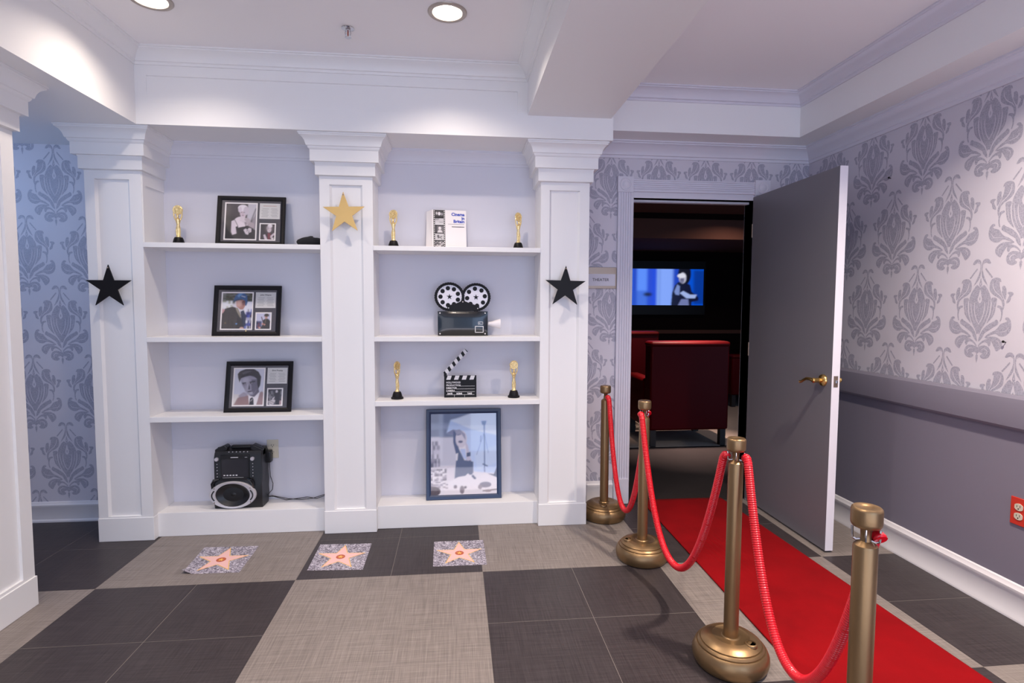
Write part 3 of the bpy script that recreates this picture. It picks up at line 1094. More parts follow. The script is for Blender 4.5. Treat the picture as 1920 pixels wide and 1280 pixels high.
wall_star(-1.872, 1.4285, .122, M['black'], 'black five-pointed star on the leftmost bookcase column', 0)
wall_star(-.623, 1.849, .120, M['gold_star'], 'gold five-pointed star on the middle bookcase column', -.03)
wall_star(.640, 1.447, .126, M['black'], 'black five-pointed star on the bookcase column beside the theater sign', .02)


# ------------------------------------------------------------------ framed pictures
def lean(name, loc, tilt, label, group=None, rz=0):
    return tag(empty(name, loc, (-tilt, 0, rz)), label, 'picture frame', group)


def frame_parts(t, w, h, bw, dep, m):
    """mitred frame, local x centred, z up from 0, front at y=0"""
    prof = [(0, dep), (0, .003), (.003, 0), (bw * .45, .001), (bw * .75, .005), (bw, .009), (bw, dep)]
    path = [(-w / 2, 0), (w / 2, 0), (w / 2, h), (-w / 2, h)]
    mb = MB()
    mb.sweep(path, prof, closed=True)
    mb.v = [(x, z, y) for x, y, z in mb.v]
    return mb.obj('frame', m, t, smooth=30)


def star_frame(loc, tilt, label, paint, rz=0, gold=False, title=None):
    w, h = .382, .302
    t = lean('picture_frame', loc, tilt, label, 'framed film-star photographs on the left shelves', rz)
    frame_parts(t, w, h, .027, .016, M['black_wood'])
    MB().box(-w / 2 + .02, w / 2 - .02, .0085, .012, .02, h - .02).obj('mount', M['mat_grey'], t, smooth=0)
    X = lambda a: a - w / 2
    big, card, small = (.042, .224, .036, .264), (.236, .351, .168, .263), (.239, .331, .036, .142)
    for nm, r, m in (('photo_border', big, M['paper']), ('caption_card', card, M['card']), ('photo_border', small, M['paper'])):
        o = MB().box(X(r[0]), X(r[1]), .0078, .0085, r[2], r[3]).obj(nm, m, t, smooth=0)
        if nm == 'caption_card':
            mb = MB()
            for k in range(6):
                zz = r[2] + .012 + k * .0095
                a = .015 if k % 2 else .011
                mb.box(X(r[0] + a), X(r[0] + a + .036), .0076, .0078, zz, zz + .0035)
                mb.box(X(r[1] - a - .036), X(r[1] - a), .0076, .0078, zz, zz + .0035)
            mb.obj('printed_lines', mat('faint_ink', (176, 174, 174), .7), o)['kind'] = 'stuff'
            if title:
                text_mesh('title', title, .0125, M['ink'], o, (X((r[0] + r[1]) / 2), .0074, r[3] - .020), align='CENTER', fat=.0002)
            else:
                MB().box(X(r[0] + .02), X(r[1] - .02), .0076, .0078, r[3] - .018, r[3] - .014).obj('title', mat('faint_red_ink', (196, 168, 160), .7), o)
    cb, cs = paint()
    cb.obj('photograph', M['print'], t, X(big[0] + .008), X(big[1] - .007), big[2] + .008, big[3] - .008, .0072)
    cs.obj('photograph', M['print'], t, X(small[0] + .007), X(small[1] - .007), small[2] + .007, small[3] - .007, .0072)
    if gold:
        MB().lathe([(0, 0), (.004, 0), (.004, -.001)], 8, c=(X(.19), .0065, .030), axis='y').obj('seal', M['gold'], t)
    MB().box(-w / 2 + .026, w / 2 - .026, .0052, .0062, .026, h - .026).obj('glass', M['glass'], t, smooth=0)
    MB().box(-.03, .03, .0165, .0185, .02, h - .05).obj('easel_back', M['black'], t, smooth=0)
    return t


def paint_one():
    c = Canvas(64, 84, (58, 52, 56))
    c.ell(.2, .25, .35, .3, (72, 66, 70), soft=.4).ell(.12, .7, .3, .4, (24, 20, 24), soft=.3).rect(.0, .35, .07, .6, (30, 26, 30))
    c.poly([(.72, 0), (1, 0), (1, .25), (.86, .48), (.78, .55), (.70, .45)], (196, 192, 202)).line(.99, .12, .83, .5, .03, (70, 64, 72))
    c.poly([(.86, .52), (1, .22), (1, .75), (.82, .66)], (150, 142, 150))
    c.blur(2)
    c.ell(.50, .55, .24, .18, (224, 212, 220)).ell(.68, .50, .14, .10, (180, 168, 176)).ell(.84, .62, .11, .10, (170, 156, 164))
    c.poly([(.50, .32), (.66, .32), (.62, .46), (.68, .52), (.46, .50)], (214, 202, 210))
    c.ell(.56, .27, .10, .115, (208, 190, 202)).ell(.55, .12, .16, .09, (232, 226, 234)).ell(.66, .20, .09, .12, (200, 190, 202)).ell(.46, .17, .06, .08, (212, 202, 214))
    c.line(.49, .245, .535, .25, .016, (70, 54, 64)).line(.575, .25, .62, .245, .016, (70, 54, 64)).line(.53, .33, .59, .33, .018, (90, 60, 74)).line(.56, .26, .555, .30, .012, (160, 140, 152))
    c.poly([(.20, .50), (.30, .46), (.36, .70), (.40, .88), (.26, .92), (.20, .80)], (214, 202, 212))
    c.poly([(.34, .66), (.46, .62), (.74, .62), (.92, .70), (.96, 1), (.30, 1), (.38, .84)], (40, 36, 40)).line(.30, .46, .44, .68, .018, (34, 30, 34)).line(.66, .52, .68, .64, .016, (34, 30, 34))
    c.poly([(.42, .68), (.66, .64), (.60, .52), (.42, .52)], (226, 214, 222))
    c.poly([(.2, .90), (.56, .80), (.60, .86), (.5, .94), (.22, .98)], (28, 24, 28))
    c.poly([(.60, .74), (.68, .70), (.72, .74), (.78, .68), (.86, .70), (.86, .80), (.78, .82), (.76, .88), (.68, .86)], (206, 196, 204)).line(.70, .78, .76, .74, .02, (90, 80, 88)).line(.76, .82, .80, .76, .02, (90, 80, 88))
    c.blur(1)
    s = Canvas(30, 36, (44, 38, 44))
    s.ell(.62, .3, .30, .30, (90, 80, 86), soft=.3).ell(.66, .12, .16, .13, (226, 220, 226)).ell(.62, .34, .15, .19, (212, 198, 206)).ell(.50, .26, .07, .14, (170, 158, 166))
    s.line(.54, .30, .60, .30, .03, (60, 48, 56)).line(.66, .30, .72, .30, .03, (60, 48, 56)).line(.59, .43, .67, .43, .03, (90, 56, 66))
    s.poly([(.22, .70), (.34, .66), (.52, 1), (.32, 1)], (206, 192, 202)).poly([(.70, .76), (.96, .55), (1, .66), (.74, .92)], (206, 190, 200)).poly([(.5, .58), (.72, .58), (.68, 1), (.56, 1)], (120, 50, 62)).ell(.86, .92, .1, .06, (220, 210, 214))
    s.blur(1)
    return c, s


def paint_two():
    c = Canvas(64, 84, (214, 212, 220))
    c.blotch(0, 0, 1, .30, [(64, 74, 52), (92, 98, 84), (48, 54, 40), (120, 122, 120), (70, 60, 44)], 9, 4).blotch(.0, .22, .34, .42, [(230, 232, 236), (236, 238, 244), (170, 172, 150)], 5, 5)
    c.rect(.42, .24, 1, .45, (222, 222, 234)).blotch(.76, .45, 1, 1, [(52, 62, 150), (220, 220, 236), (40, 34, 64), (96, 110, 190), (236, 236, 244), (74, 52, 60)], 7, 8)
    c.blur(3)
    c.poly([(0, .58), (.10, .44), (.34, .38), (.52, .42), (.60, .54), (.66, .74), (.78, 1), (0, 1)], (64, 60, 60))
    c.poly([(.02, .44), (.10, .48), (.04, .56), (0, .58)], (196, 150, 150))
    c.poly([(.44, .40), (.54, .44), (.64, .62), (.62, .70), (.50, .52)], (150, 142, 128)).poly([(.62, .52), (.72, .48), (.80, .62), (.80, .90), (.72, 1), (.66, .74)], (56, 62, 84))
    c.line(.66, .60, .72, .96, .03, (40, 44, 60)).line(.24, .56, .22, .98, .03, (52, 48, 48)).ell(.13, .84, .03, .03, (110, 92, 70)).ell(.50, .86, .03, .02, (92, 140, 196))
    c.poly([(.46, .22), (.76, .18), (.78, .34), (.70, .46), (.60, .46), (.48, .38)], (176, 128, 118))
    c.ell(.55, .30, .09, .09, (206, 166, 156), soft=.5).ell(.72, .26, .07, .06, (126, 80, 76)).line(.66, .33, .75, .335, .016, (116, 66, 66)).line(.70, .25, .76, .245, .016, (70, 44, 44)).line(.70, .27, .71, .31, .014, (140, 96, 90))
    c.poly([(.36, .24), (.42, .08), (.54, -.02), (.70, -.02), (.82, .08), (.84, .26), (.80, .36), (.76, .34), (.76, .22), (.62, .16), (.48, .18)], (52, 92, 142))
    c.poly([(.48, .08), (.56, .01), (.68, .01), (.60, .08), (.54, .12)], (96, 144, 192)).poly([(.36, .24), (.48, .18), (.62, .16), (.60, .19), (.46, .22)], (34, 62, 100))
    for k in range(4): c.ell(.64 + .035 * k, .085 + .008 * k, .013, .012, (232, 236, 244))
    c.ell(.68, .99, .07, .04, (210, 170, 160)).blur(1)
    s = Canvas(30, 36, (196, 196, 220))
    s.blotch(0, .5, .4, 1, [(62, 72, 110), (90, 96, 130), (120, 60, 60), (40, 46, 76)], 5, 3).blur(3)
    s.poly([(.50, .42), (.66, .34), (.86, .36), (1, .50), (.98, 1), (.30, 1), (.44, .76)], (58, 56, 56)).ell(.70, .24, .10, .13, (188, 146, 134)).ell(.72, .12, .17, .10, (70, 62, 48)).rect(.55, .14, .90, .19, (56, 50, 40))
    s.line(.36, .22, .54, .70, .06, (66, 40, 40)).ell(.46, .68, .07, .05, (206, 150, 136)).ell(.60, .72, .06, .05, (206, 150, 136)).ell(.26, .92, .08, .06, (206, 160, 146)).line(.66, .40, .64, .62, .03, (150, 130, 110)).blur(1)
    return c, s


def paint_three():
    c = Canvas(64, 84, (206, 206, 220))
    c.rect(0, .70, 1, 1, (222, 216, 214))
    c.poly([(.02, 1), (.14, .80), (.34, .72), (.52, .74), (.60, 1)], (152, 122, 122)).poly([(.72, .76), (.94, .62), (1, .66), (1, 1), (.74, 1)], (160, 132, 134)).poly([(.16, .74), (.34, .64), (.5, .70), (.4, .76), (.2, .78)], (168, 158, 172))
    c.blur(2)
    c.poly([(.50, .74), (.60, .70), (.88, .66), (.84, .80), (.78, 1), (.54, 1)], (234, 228, 232))
    c.poly([(.56, .82), (.64, .78), (.68, .84), (.70, 1), (.54, 1)], (44, 38, 44)).line(.58, .90, .64, .84, .02, (190, 186, 190))
    c.poly([(.40, .52), (.80, .46), (.86, .64), (.70, .78), (.54, .74)], (104, 98, 112))
    c.poly([(.20, .20), (.30, .14), (.70, .14), (.80, .24), (.80, .46), (.76, .60), (.66, .72), (.54, .73), (.42, .64), (.28, .46), (.22, .32)], (150, 144, 160))
    c.poly([(.58, .30), (.80, .28), (.78, .56), (.66, .70), (.60, .60), (.58, .44)], (108, 102, 118)).ell(.38, .32, .12, .08, (176, 172, 186), soft=.5).ell(.46, .56, .08, .10, (170, 164, 178), soft=.5).ell(.58, .665, .06, .035, (184, 178, 190), soft=.4)
    c.poly([(.10, .14), (.18, .06), (.38, .00), (.64, .00), (.80, .08), (.90, .22), (.88, .46), (.82, .56), (.78, .44), (.76, .28), (.66, .22), (.52, .19), (.36, .22), (.22, .26), (.18, .38), (.12, .24)], (44, 38, 44))
    c.poly([(.22, .12), (.38, .05), (.60, .05), (.48, .10), (.30, .16)], (82, 76, 84))
    c.poly([(.24, .385), (.40, .37), (.40, .40), (.28, .415)], (60, 54, 66)).poly([(.50, .36), (.70, .33), (.72, .36), (.54, .39)], (50, 44, 56))
    c.ell(.34, .425, .045, .018, (70, 62, 74)).ell(.345, .422, .012, .010, (214, 212, 222)).ell(.585, .40, .05, .02, (70, 62, 74)).ell(.595, .396, .013, .010, (220, 218, 228))
    c.poly([(.44, .42), (.48, .40), (.50, .54), (.44, .56)], (176, 170, 184)).poly([(.50, .42), (.54, .50), (.55, .57), (.48, .57)], (82, 76, 90))
    c.poly([(.46, .62), (.56, .605), (.64, .62), (.58, .64), (.48, .65)], (78, 66, 80)).line(.47, .655, .58, .66, .012, (180, 172, 184)).blur(1)
    s = Canvas(30, 36, (74, 68, 78))
    s.blotch(0, 0, 1, 1, [(40, 36, 44), (96, 92, 100), (64, 60, 70), (30, 26, 32), (130, 126, 132)], 9, 11).blur(2)
    s.ell(.62, .16, .08, .10, (206, 200, 206)).poly([(.52, .24), (.74, .22), (.88, .40), (.84, 1), (.58, 1), (.50, .60)], (44, 40, 48)).poly([(0, .76), (.44, .66), (.56, .72), (.4, 1), (.16, 1)], (196, 190, 196)).line(.1, .72, .5, .86, .03, (70, 50, 54)).line(.34, .66, .46, .52, .05, (222, 216, 220)).line(.06, .80, .40, .98, .03, (90, 70, 74)).rect(.86, .72, 1, 1, (176, 150, 154)).blur(1)
    return c, s


star_frame((-1.193, 3.362, 1.678), .20, 'black frame with a black-and-white photo of a fair-haired woman, top left shelf', paint_one, rz=.02)
star_frame((-1.229, 3.362, 1.155), .20, 'black frame with a colour photo of a man in a blue helmet, second left shelf', paint_two, gold=True, title='John Wayne')
star_frame((-1.167, 3.340, .706), .22, 'black frame with a black-and-white portrait of a dark-haired man in a tie', paint_three, rz=-.01, title='Elvis Presley')

pf_ = tag(empty('poster_frame', (.047, 3.352, .140), (-.14, 0, .01)), 'large navy frame with a pale film-set photo, blue glare painted in, on the right plinth', 'picture frame')
PW, PH = .466, .556
frame_parts(pf_, PW, PH, .030, .02, M['navy'])
c = Canvas(110, 136, (232, 228, 236))
c.rect(0, 0, .6, .30, (108, 116, 146)).rect(.12, 0, .2, .30, (128, 138, 168)).rect(.0, .12, .3, .2, (150, 160, 188), .7).blur(4)
c.poly([(.24, .24), (.30, .08), (.56, .03), (1, 0), (1, .75), (.65, .72), (.5, .3)], (196, 214, 248)).poly([(.3, .09), (.62, 0), (1, 0), (1, .28), (.6, .2), (.5, .16)], (232, 240, 254)).poly([(.66, .5), (1, .4), (1, .62), (.7, .7)], (206, 222, 250))  # pale blue shapes paint the reflection on the glass into the print
c.poly([(.60, 0), (.5, .03), (.3, .05), (.3, 0)], (112, 122, 158))
c.rect(0, .29, .14, .66, (210, 206, 220)).rect(.14, .30, .38, .64, (206, 204, 218)).blotch(0, .34, .14, .66, [(196, 190, 206), (140, 132, 152), (220, 214, 228), (96, 88, 108)], 6, 5).blur(2)
c.poly([(.24, .24), (.34, .20), (.46, .22), (.50, .28), (.38, .28)], (120, 120, 152)).poly([(.34, .22), (.40, .22), (.40, .36), (.44, .48), (.38, .50), (.34, .36)], (70, 78, 120))
c.ell(.46, .32, .085, .105, (214, 206, 218)).poly([(.36, .21), (.44, .20), (.52, .26), (.53, .34), (.46, .25), (.40, .28)], (150, 148, 172)).ell(.45, .352, .035, .015, (90, 88, 120)).line(.40, .27, .46, .26, .012, (110, 108, 140))
c.poly([(.52, .34), (.56, .40), (.60, .56), (.62, .60), (.52, .60), (.54, .52)], (200, 194, 212)).poly([(.54, .49), (.60, .48), (.60, .53), (.54, .54)], (70, 76, 112))
c.poly([(.42, .43), (.40, .60), (.38, .74), (.33, .84), (.42, .84), (.50, .76), (.64, .76), (.70, .82), (.78, .74), (.95, .76), (1, .66), (1, .84), (.60, .86), (.64, .66), (.60, .58), (.52, .60), (.46, .50)], (76, 84, 118))
c.poly([(.38, .58), (.52, .58), (.64, .60), (.64, .74), (.44, .80), (.36, .78)], (78, 86, 122)).poly([(.44, .44), (.52, .44), (.54, .58), (.48, .54)], (186, 200, 236))
c.line(.81, .16, .81, .74, .014, (86, 104, 152)).line(.81, .24, .69, .52, .007, (120, 140, 186)).line(.81, .24, .87, .5, .007, (130, 150, 196)).poly([(.765, .10), (.845, .10), (.83, .15), (.78, .15)], (110, 130, 176)).rect(.80, .15, .82, .20, (110, 130, 176)).line(.76, .28, .75, .36, .012, (120, 140, 186)).line(.78, .63, .86, .66, .014, (70, 86, 130))
c.poly([(.42, .78), (.52, .77), (.56, .74), (.66, .82), (.80, .73), (1, .80), (1, 1), (.2, 1), (.2, .86)], (236, 230, 236)).poly([(0, .66), (.36, .64), (.36, .80), (.2, .86), (0, .86)], (226, 218, 226))
c.blotch(0, .68, .24, .82, [(226, 220, 226), (110, 96, 110), (176, 166, 178), (236, 230, 234), (140, 128, 140)], 8, 6).blotch(.0, .82, .26, .92, [(226, 220, 226), (150, 140, 154), (196, 188, 198), (236, 230, 234)], 7, 7)
c.ell(.04, .95, .11, .06, (74, 58, 68)).ell(.47, .94, .035, .05, (130, 118, 128)).ell(.37, .90, .025, .022, (120, 108, 122)).ell(.52, .91, .02, .016, (90, 80, 92)).ell(.82, .885, .09, .035, (128, 122, 140)).ell(.74, .91, .03, .03, (150, 140, 150)).line(.78, .96, 1, .945, .012, (110, 96, 104)).ell(.86, .96, .05, .016, (170, 156, 160)).blur(1)
c.obj('photograph', M['print'], pf_, -PW / 2 + .028, PW / 2 - .028, .028, PH - .028, .0085)
MB().box(-PW / 2 + .01, PW / 2 - .01, .012, .02, .01, PH - .01).obj('backing', M['black'], pf_, smooth=0)
MB().box(-PW / 2 + .029, PW / 2 - .029, .0066, .0076, .029, PH - .029).obj('glass', M['glass'], pf_, smooth=0)


# ------------------------------------------------------------------ award statuettes
def statuette(x, y, z, label, rz):
    t = tag(empty('award_statuette', (x, y, z), (0, 0, rz)), label, 'trophy', 'gold award statuettes on the right-hand and left shelves')
    MB().lathe([(.036, 0), (.037, .003), (.036, .010), (.030, .012), (.030, .014), (.026, .030), (.022, .040), (.020, .043), (0, .043)], 28).obj('base', M['black'], t)
    mb = MB().lathe([(.014, .043), (.013, .048), (.009, .054), (.0075, .07), (.0085, .085), (.0105, .10), (.0085, .112), (.0085, .120), (.0125, .134), (.0135, .142), (.009, .150), (.005, .153)], 18)
    mb.lathe([(0, .151), (.006, .155), (.0082, .162), (.006, .170), (0, .173)], 14, c=(0, -.006, 0))
    for s in (-1, 1):
        mb.tube([(s * .012, 0, .142), (s * .019, .0, .158), (s * .022, 0, .176), (s * .021, 0, .190)], [.0045, .0042, .0036, .003], 10)
        mb.tube([(s * .006, -.001, .10), (s * .0085, -.003, .078), (s * .007, -.002, .05)], [.0055, .005, .004], 10)
    mb.obj('figure', M['gold'], t)
    mb = MB()
    n = 28
    ring = [(.0235 * math.cos(2 * PI * k / n), 0, .1985 + .0235 * math.sin(2 * PI * k / n)) for k in range(n)]
    mb.tube(ring + [ring[0], ring[1]], .0038, 8, cap=False)
    mb.lathe([(.0225, -.003), (.0225, .003)], 24, c=(0, 0, .1985), axis='y')
    mb.lathe([(.0065, -.0055), (.0065, -.003)], 14, c=(0, 0, .1985), axis='y')
    for k in range(5):
        a = PI / 2 + k * 2 * PI / 5
        q = [(.0125 * math.cos(a) + .0055 * math.cos(b), -.0045, .1985 + .0125 * math.sin(a) + .0055 * math.sin(b)) for b in [i * PI / 5 for i in range(10)]]
        mb.tube(q + [q[0], q[1]], .0014, 6, cap=False)
    mb.obj('film_reel', M['gold'], t)
    return t


st0 = statuette(-1.583, 3.365, 1.6775, 'gold award statuette on the top left shelf beside the woman\'s photo', .1)
for x, y, z, lb, rz in ((-.370, 3.365, 1.6775, 'gold award statuette left of the upright book on the top right shelf', -.3),
                        (.378, 3.365, 1.6775, 'gold award statuette right of the upright book on the top right shelf', .6),
                        (-.352, 3.325, .7785, 'gold award statuette left of the film slate', .9),
                        (.350, 3.325, .7785, 'gold award statuette right of the film slate', .15)):
    c_ = copy_tree(st0)
    c_.location = (x, y, z)
    c_.rotation_euler = (0, 0, rz)
    c_['label'] = lb

# ------------------------------------------------------------------ book
bk = tag(empty('book', (-.075, 3.365, 1.678), (-.12, 0, .10)), 'upright white cinema book with a film-strip cover on the top right shelf', 'book')
MB().box(-.062, .140, -.002, 0, 0, .236).box(-.062, .140, .018, .020, 0, .236).box(-.0645, -.062, -.002, .020, 0, .236).obj('cover', M['paper'], bk, smooth=0)
MB().box(-.061, .136, .0005, .0175, .003, .233).obj('pages', mat('book_pages', (226, 216, 200), .8), bk, smooth=0)
MB().quad((-.0645, 0, 0), (-.0645, 0, .236), (-.095, .045, .236), (-.103, .045, 0)).quad((-.0647, .001, 0), (-.103, .0455, 0), (-.095, .0455, .236), (-.0647, .001, .236)).obj('dust_flap', M['paper'], bk, smooth=0)
fs = MB().box(-.058, .012, -.0026, -.002, .001, .235).obj('film_strip', M['black'], bk, smooth=0)
mb = MB()
for k in range(20):
    zz = .006 + k * .0115
    for xx in (-.055, .0045):
        mb.box(xx, xx + .005, -.0029, -.0026, zz, zz + .006)
mb.obj('sprocket_holes', M['paper'], fs, smooth=0)['kind'] = 'stuff'
sc_ = [Canvas(26, 24, (60, 58, 60)), Canvas(26, 24, (196, 192, 194)), Canvas(26, 24, (110, 106, 108)), Canvas(26, 24, (196, 192, 192)), Canvas(26, 24, (120, 114, 114))]
sc_[0].ell(.5, .45, .15, .25, (220, 216, 218)).ell(.2, .4, .1, .2, (190, 186, 188)).ell(.8, .5, .12, .2, (150, 146, 150)).rect(0, .8, 1, 1, (40, 38, 40))
sc_[1].rect(0, .6, 1, 1, (206, 204, 204)).rect(.5, .55, .9, .62, (120, 116, 120)).ell(.2, .1, .3, .2, (150, 148, 150))
sc_[2].ell(.55, .35, .16, .22, (220, 214, 214)).poly([(.25, 1), (.4, .6), (.7, .6), (.9, 1)], (214, 208, 208)).rect(0, 0, .25, 1, (70, 66, 70))
sc_[3].ell(.35, .4, .12, .2, (90, 86, 90)).line(.3, .7, .8, .4, .12, (100, 96, 98)).line(.55, .5, .8, .9, .08, (110, 106, 106))
sc_[4].blotch(0, 0, 1, 1, [(90, 86, 88), (150, 146, 146), (210, 204, 204), (70, 66, 70)], 6, 2)
for k, q in enumerate(sc_):
    q.blur(1).obj('film_still', M['print'], fs, -.048, .003, .190 - k * .0465, .231 - k * .0465, -.0028)
for k, (s, z) in enumerate((('Cinema', .203), ('in', .180), ('Britain', .160))):
    text_mesh('title', s, .0255, M['blue_ink'], bk, (.130, -.0024, z), align='RIGHT', fat=.0010, sx=1.0)
MB().box(.03, .128, -.0024, -.002, .150, .1515).box(.052, .128, -.0024, -.002, .133, .137).obj('small_print', M['ink'], bk)

# ------------------------------------------------------------------ beret at the shelf end
hat = tag(empty('beret', (-.81, 3.36, 1.6775)), 'flat black felt cap lying at the right end of the top left shelf', 'hat')
prof = [(.0, .0), (.085, .0), (.098, .004), (.112, .014), (.116, .022), (.108, .031), (.085, .039), (.045, .044), (.0, .045)]
mb = MB().lathe(prof, 40)
mb.v = [(x * 1.02, y * .72, z * (1 + .05 * math.sin(3 * math.atan2(y, x))) * (1.0 if x < .03 else 1.0)) for x, y, z in mb.v]
mb.obj('crown', M['felt'], hat, smooth=60)
mb = MB().tube([(-.02, -.02, .044), (.0, -.018, .0475), (.02, -.02, .046)], .003, 8)
mb.obj('stalk', M['felt'], hat)
for o in hat.children: o.scale = (1, 1, 1)
hat.location.x = -.842
hat.scale = (.70, 1.15, 1.2)

# ------------------------------------------------------------------ decorative film camera
fcam = tag(empty('movie_camera_ornament', (.041, 3.355, 1.1545)), 'black and white metal film-camera ornament with two reels', 'ornament')
mb = MB()
nx, nz = 12, 6
grid = []
for j in range(nz + 1):
    for i in range(nx + 1):
        u, v = i / nx, j / nz
        bul = .010 * (1 - abs(2 * u - 1) ** 6) * (1 - abs(2 * v - 1) ** 4)
        grid.append((-.151 + .302 * u, -bul, .148 * v))
mb.add(grid, [(j * (nx + 1) + i, j * (nx + 1) + i + 1, (j + 1) * (nx + 1) + i + 1, (j + 1) * (nx + 1) + i) for j in range(nz) for i in range(nx)])
mb.add([(-.151, 0, 0), (.151, 0, 0), (.151, 0, .148), (-.151, 0, .148), (-.151, .05, 0), (.151, .05, 0), (.151, .05, .148), (-.151, .05, .148)],
       [(0, 4, 5, 1), (1, 5, 6, 2), (2, 6, 7, 3), (3, 7, 4, 0), (4, 7, 6, 5)])
mb.obj('body', M['black_gloss'], fcam, smooth=40)
for xx, zz in ((-.138, .012), (.135, .012), (-.138, .137), (.135, .137)):
    MB().lathe([(.0045, 0), (.004, -.003), (0, -.004)], 12, c=(xx, -.0015, zz), axis='y').obj('rivet', M['white_ink'], fcam)


def outline(x0, x1, z0, z1, w, y):
    m = MB()
    m.box(x0, x1, y - .001, y + .008, z0, z0 + w).box(x0, x1, y - .001, y + .008, z1 - w, z1).box(x0, x0 + w, y - .001, y + .008, z0 + w, z1 - w).box(x1 - w, x1, y - .001, y + .008, z0 + w, z1 - w)
    return m


outline(.073, .125, .019, .059, .004, -.0105).obj('viewfinder_outline', M['white_ink'], fcam, smooth=0, bevel=.0012)
outline(.092, .122, .069, .085, .0025, -.0105).obj('counter_outline', M['white_ink'], fcam, smooth=0, bevel=.001)
MB().lathe([(.002, 0), (.002, -.002)], 8, c=(.101, -.0095, .077), axis='y').obj('dial_dot', M['white_ink'], fcam)
for k, (rx, rz_, a0) in enumerate(((-.0805, .236, .35), (.080, .234, .12))):
    R_ = .0905 if k == 0 else .089
    oy = .012 + .004 * k
    seg = 72
    prof = []
    mb = MB()
    v, f = [], []
    for i in range(seg):
        a = 2 * PI * i / seg
        rr = R_ + (.0012 if i % 2 else -.0012)
        for (r, yy) in ((rr - .017, oy), (rr - .015, oy - .006), (rr, oy - .004), (rr, oy + .016), (rr - .017, oy + .016)):
            v.append((rx + r * math.cos(a), yy, rz_ + r * math.sin(a) * .96))
    for i in range(seg):
        for q in range(4):
            a, b = i * 5 + q, ((i + 1) % seg) * 5 + q
            f.append((a, b, b + 1, a + 1))
    mb.add(v, f)
    reel = mb.obj('reel', M['black'], fcam, smooth=40)
    mb = MB().lathe([(0, oy - .0015), (R_ - .016, oy - .0015), (R_ - .016, oy + .012), (0, oy + .012)], 48, c=(rx, 0, rz_), axis='y')
    mb.v = [(x, y, rz_ + (z - rz_) * .96) for x, y, z in mb.v]
    mb.obj('reel_disc', M['reel_white'], reel)
    for i in range(9 if k == 0 else 8):
        a = a0 + 2 * PI * i / (9 if k == 0 else 8)
        px, pz = rx + .054 * math.cos(a), rz_ + .054 * math.sin(a) * .96
        MB().lathe([(0, oy - .0022), (.0132, oy - .0022), (.0132, oy - .0012)], 20, c=(px, 0, pz), axis='y').obj('reel_hole', M['black'], reel)
        b = a + PI / 9
        MB().lathe([(0, oy - .0022), (.0016, oy - .0022), (.0016, oy - .0012)], 8, c=(rx + .067 * math.cos(b), 0, rz_ + .067 * math.sin(b) * .96), axis='y').obj('reel_pin', M['steel'], reel)
    MB().prism(star_pts(rx, rz_, .018), oy - .003, oy - .0012).obj('reel_star', M['black'], reel, smooth=0)
mb = MB().prism([(-.094, .150), (.098, .150), (.100, .178), (.07, .188), (.040, .198), (.004, .212), (-.004, .212), (-.040, .196), (-.07, .188), (-.094, .180)], -.004, .012)
br = mb.obj('bracket', M['black'], fcam, smooth=0, bevel=.002)
for xx, zz in ((-.086, .168), (.090, .166), (.0, .205)):
    MB().lathe([(.0036, 0), (.003, -.003), (0, -.0035)], 12, c=(xx, -.0035, zz), axis='y').obj('rivet', M['white_ink'], fcam)
mb = MB().lathe([(.012, .0), (.014, .02), (.030, .075), (.031, .078), (.029, .078), (.012, .022), (.010, .0)], 28, c=(.152, .026, .072), axis='x')
mb.obj('lens_hood', M['lens_plastic'], fcam)

# ------------------------------------------------------------------ film slate
sl = tag(empty('film_slate', (.025, 3.345, .7785), (-.10, 0, .0)), 'black film slate with its striped clap stick raised', 'film slate')
MB().box(-.098, .098, 0, .008, 0, .106).obj('board', M['black'], sl, smooth=0, bevel=.001)
lower = MB().box(-.097, .097, -.001, 0, .106, .133).box(-.098, .098, 0, .008, .106, .134)
lb_ = lower.obj('lower_stick', M['black'], sl, smooth=0)
for k in range(4):
    a = -.086 + k * .047
    MB().prism([(a, .1075), (a + .026, .1075), (a + .034, .1325), (a + .009, .1325)], -.0016, -.001).obj('stripe', M['white_ink'], lb_, smooth=0)
us = empty('clap_stick', (-.094, 0, .142), (0, -math.radians(48), 0))
us.parent = sl
MB().box(0, .196, -.001, .007, -.012, .013).obj('stick', M['black'], us, smooth=0)
for k in range(5):
    a = .006 + k * .041
    MB().prism([(a, -.012), (min(a + .022, .19), -.012), (min(a + .03, .194), .013), (a + .008, .013)], -.0016, -.001).obj('stripe', M['white_ink'], us, smooth=0)
MB().prism([(-.100, .128), (-.084, .128), (-.082, .146), (-.092, .152), (-.100, .152)], -.002, .009).obj('hinge', M['black'], sl, smooth=0)
for s, z, x1 in (('HOLLYWOOD', .0855, 0), ('PRODUCTION', .0685, -.008), ('DIRECTOR', .0515, -.024), ('CAMERA', .0345, -.034)):
    text_mesh('lettering', s, .0155, M['white_ink'], sl, (-.086, -.0006, z), fat=.0003, sx=.86)
    if x1: MB().box(x1 + .0, .088, -.0008, 0, z - .001, z + .0004).obj('rule_line', M['white_ink'], sl, smooth=0)
for s, x in (('DATE', -.078), ('SCENE', -.024), ('TAKE', .042)):
    text_mesh('lettering', s, .0135, M['white_ink'], sl, (x, -.0006, .0185), fat=.0005, sx=.86)
MB().box(-.086, .086, -.0008, 0, .0155, .0168).box(-.037, -.0358, -.0008, 0, 0.001, .0155).box(.0255, .0267, -.0008, 0, 0.001, .0155).obj('rule_line', M['white_ink'], sl, smooth=0)

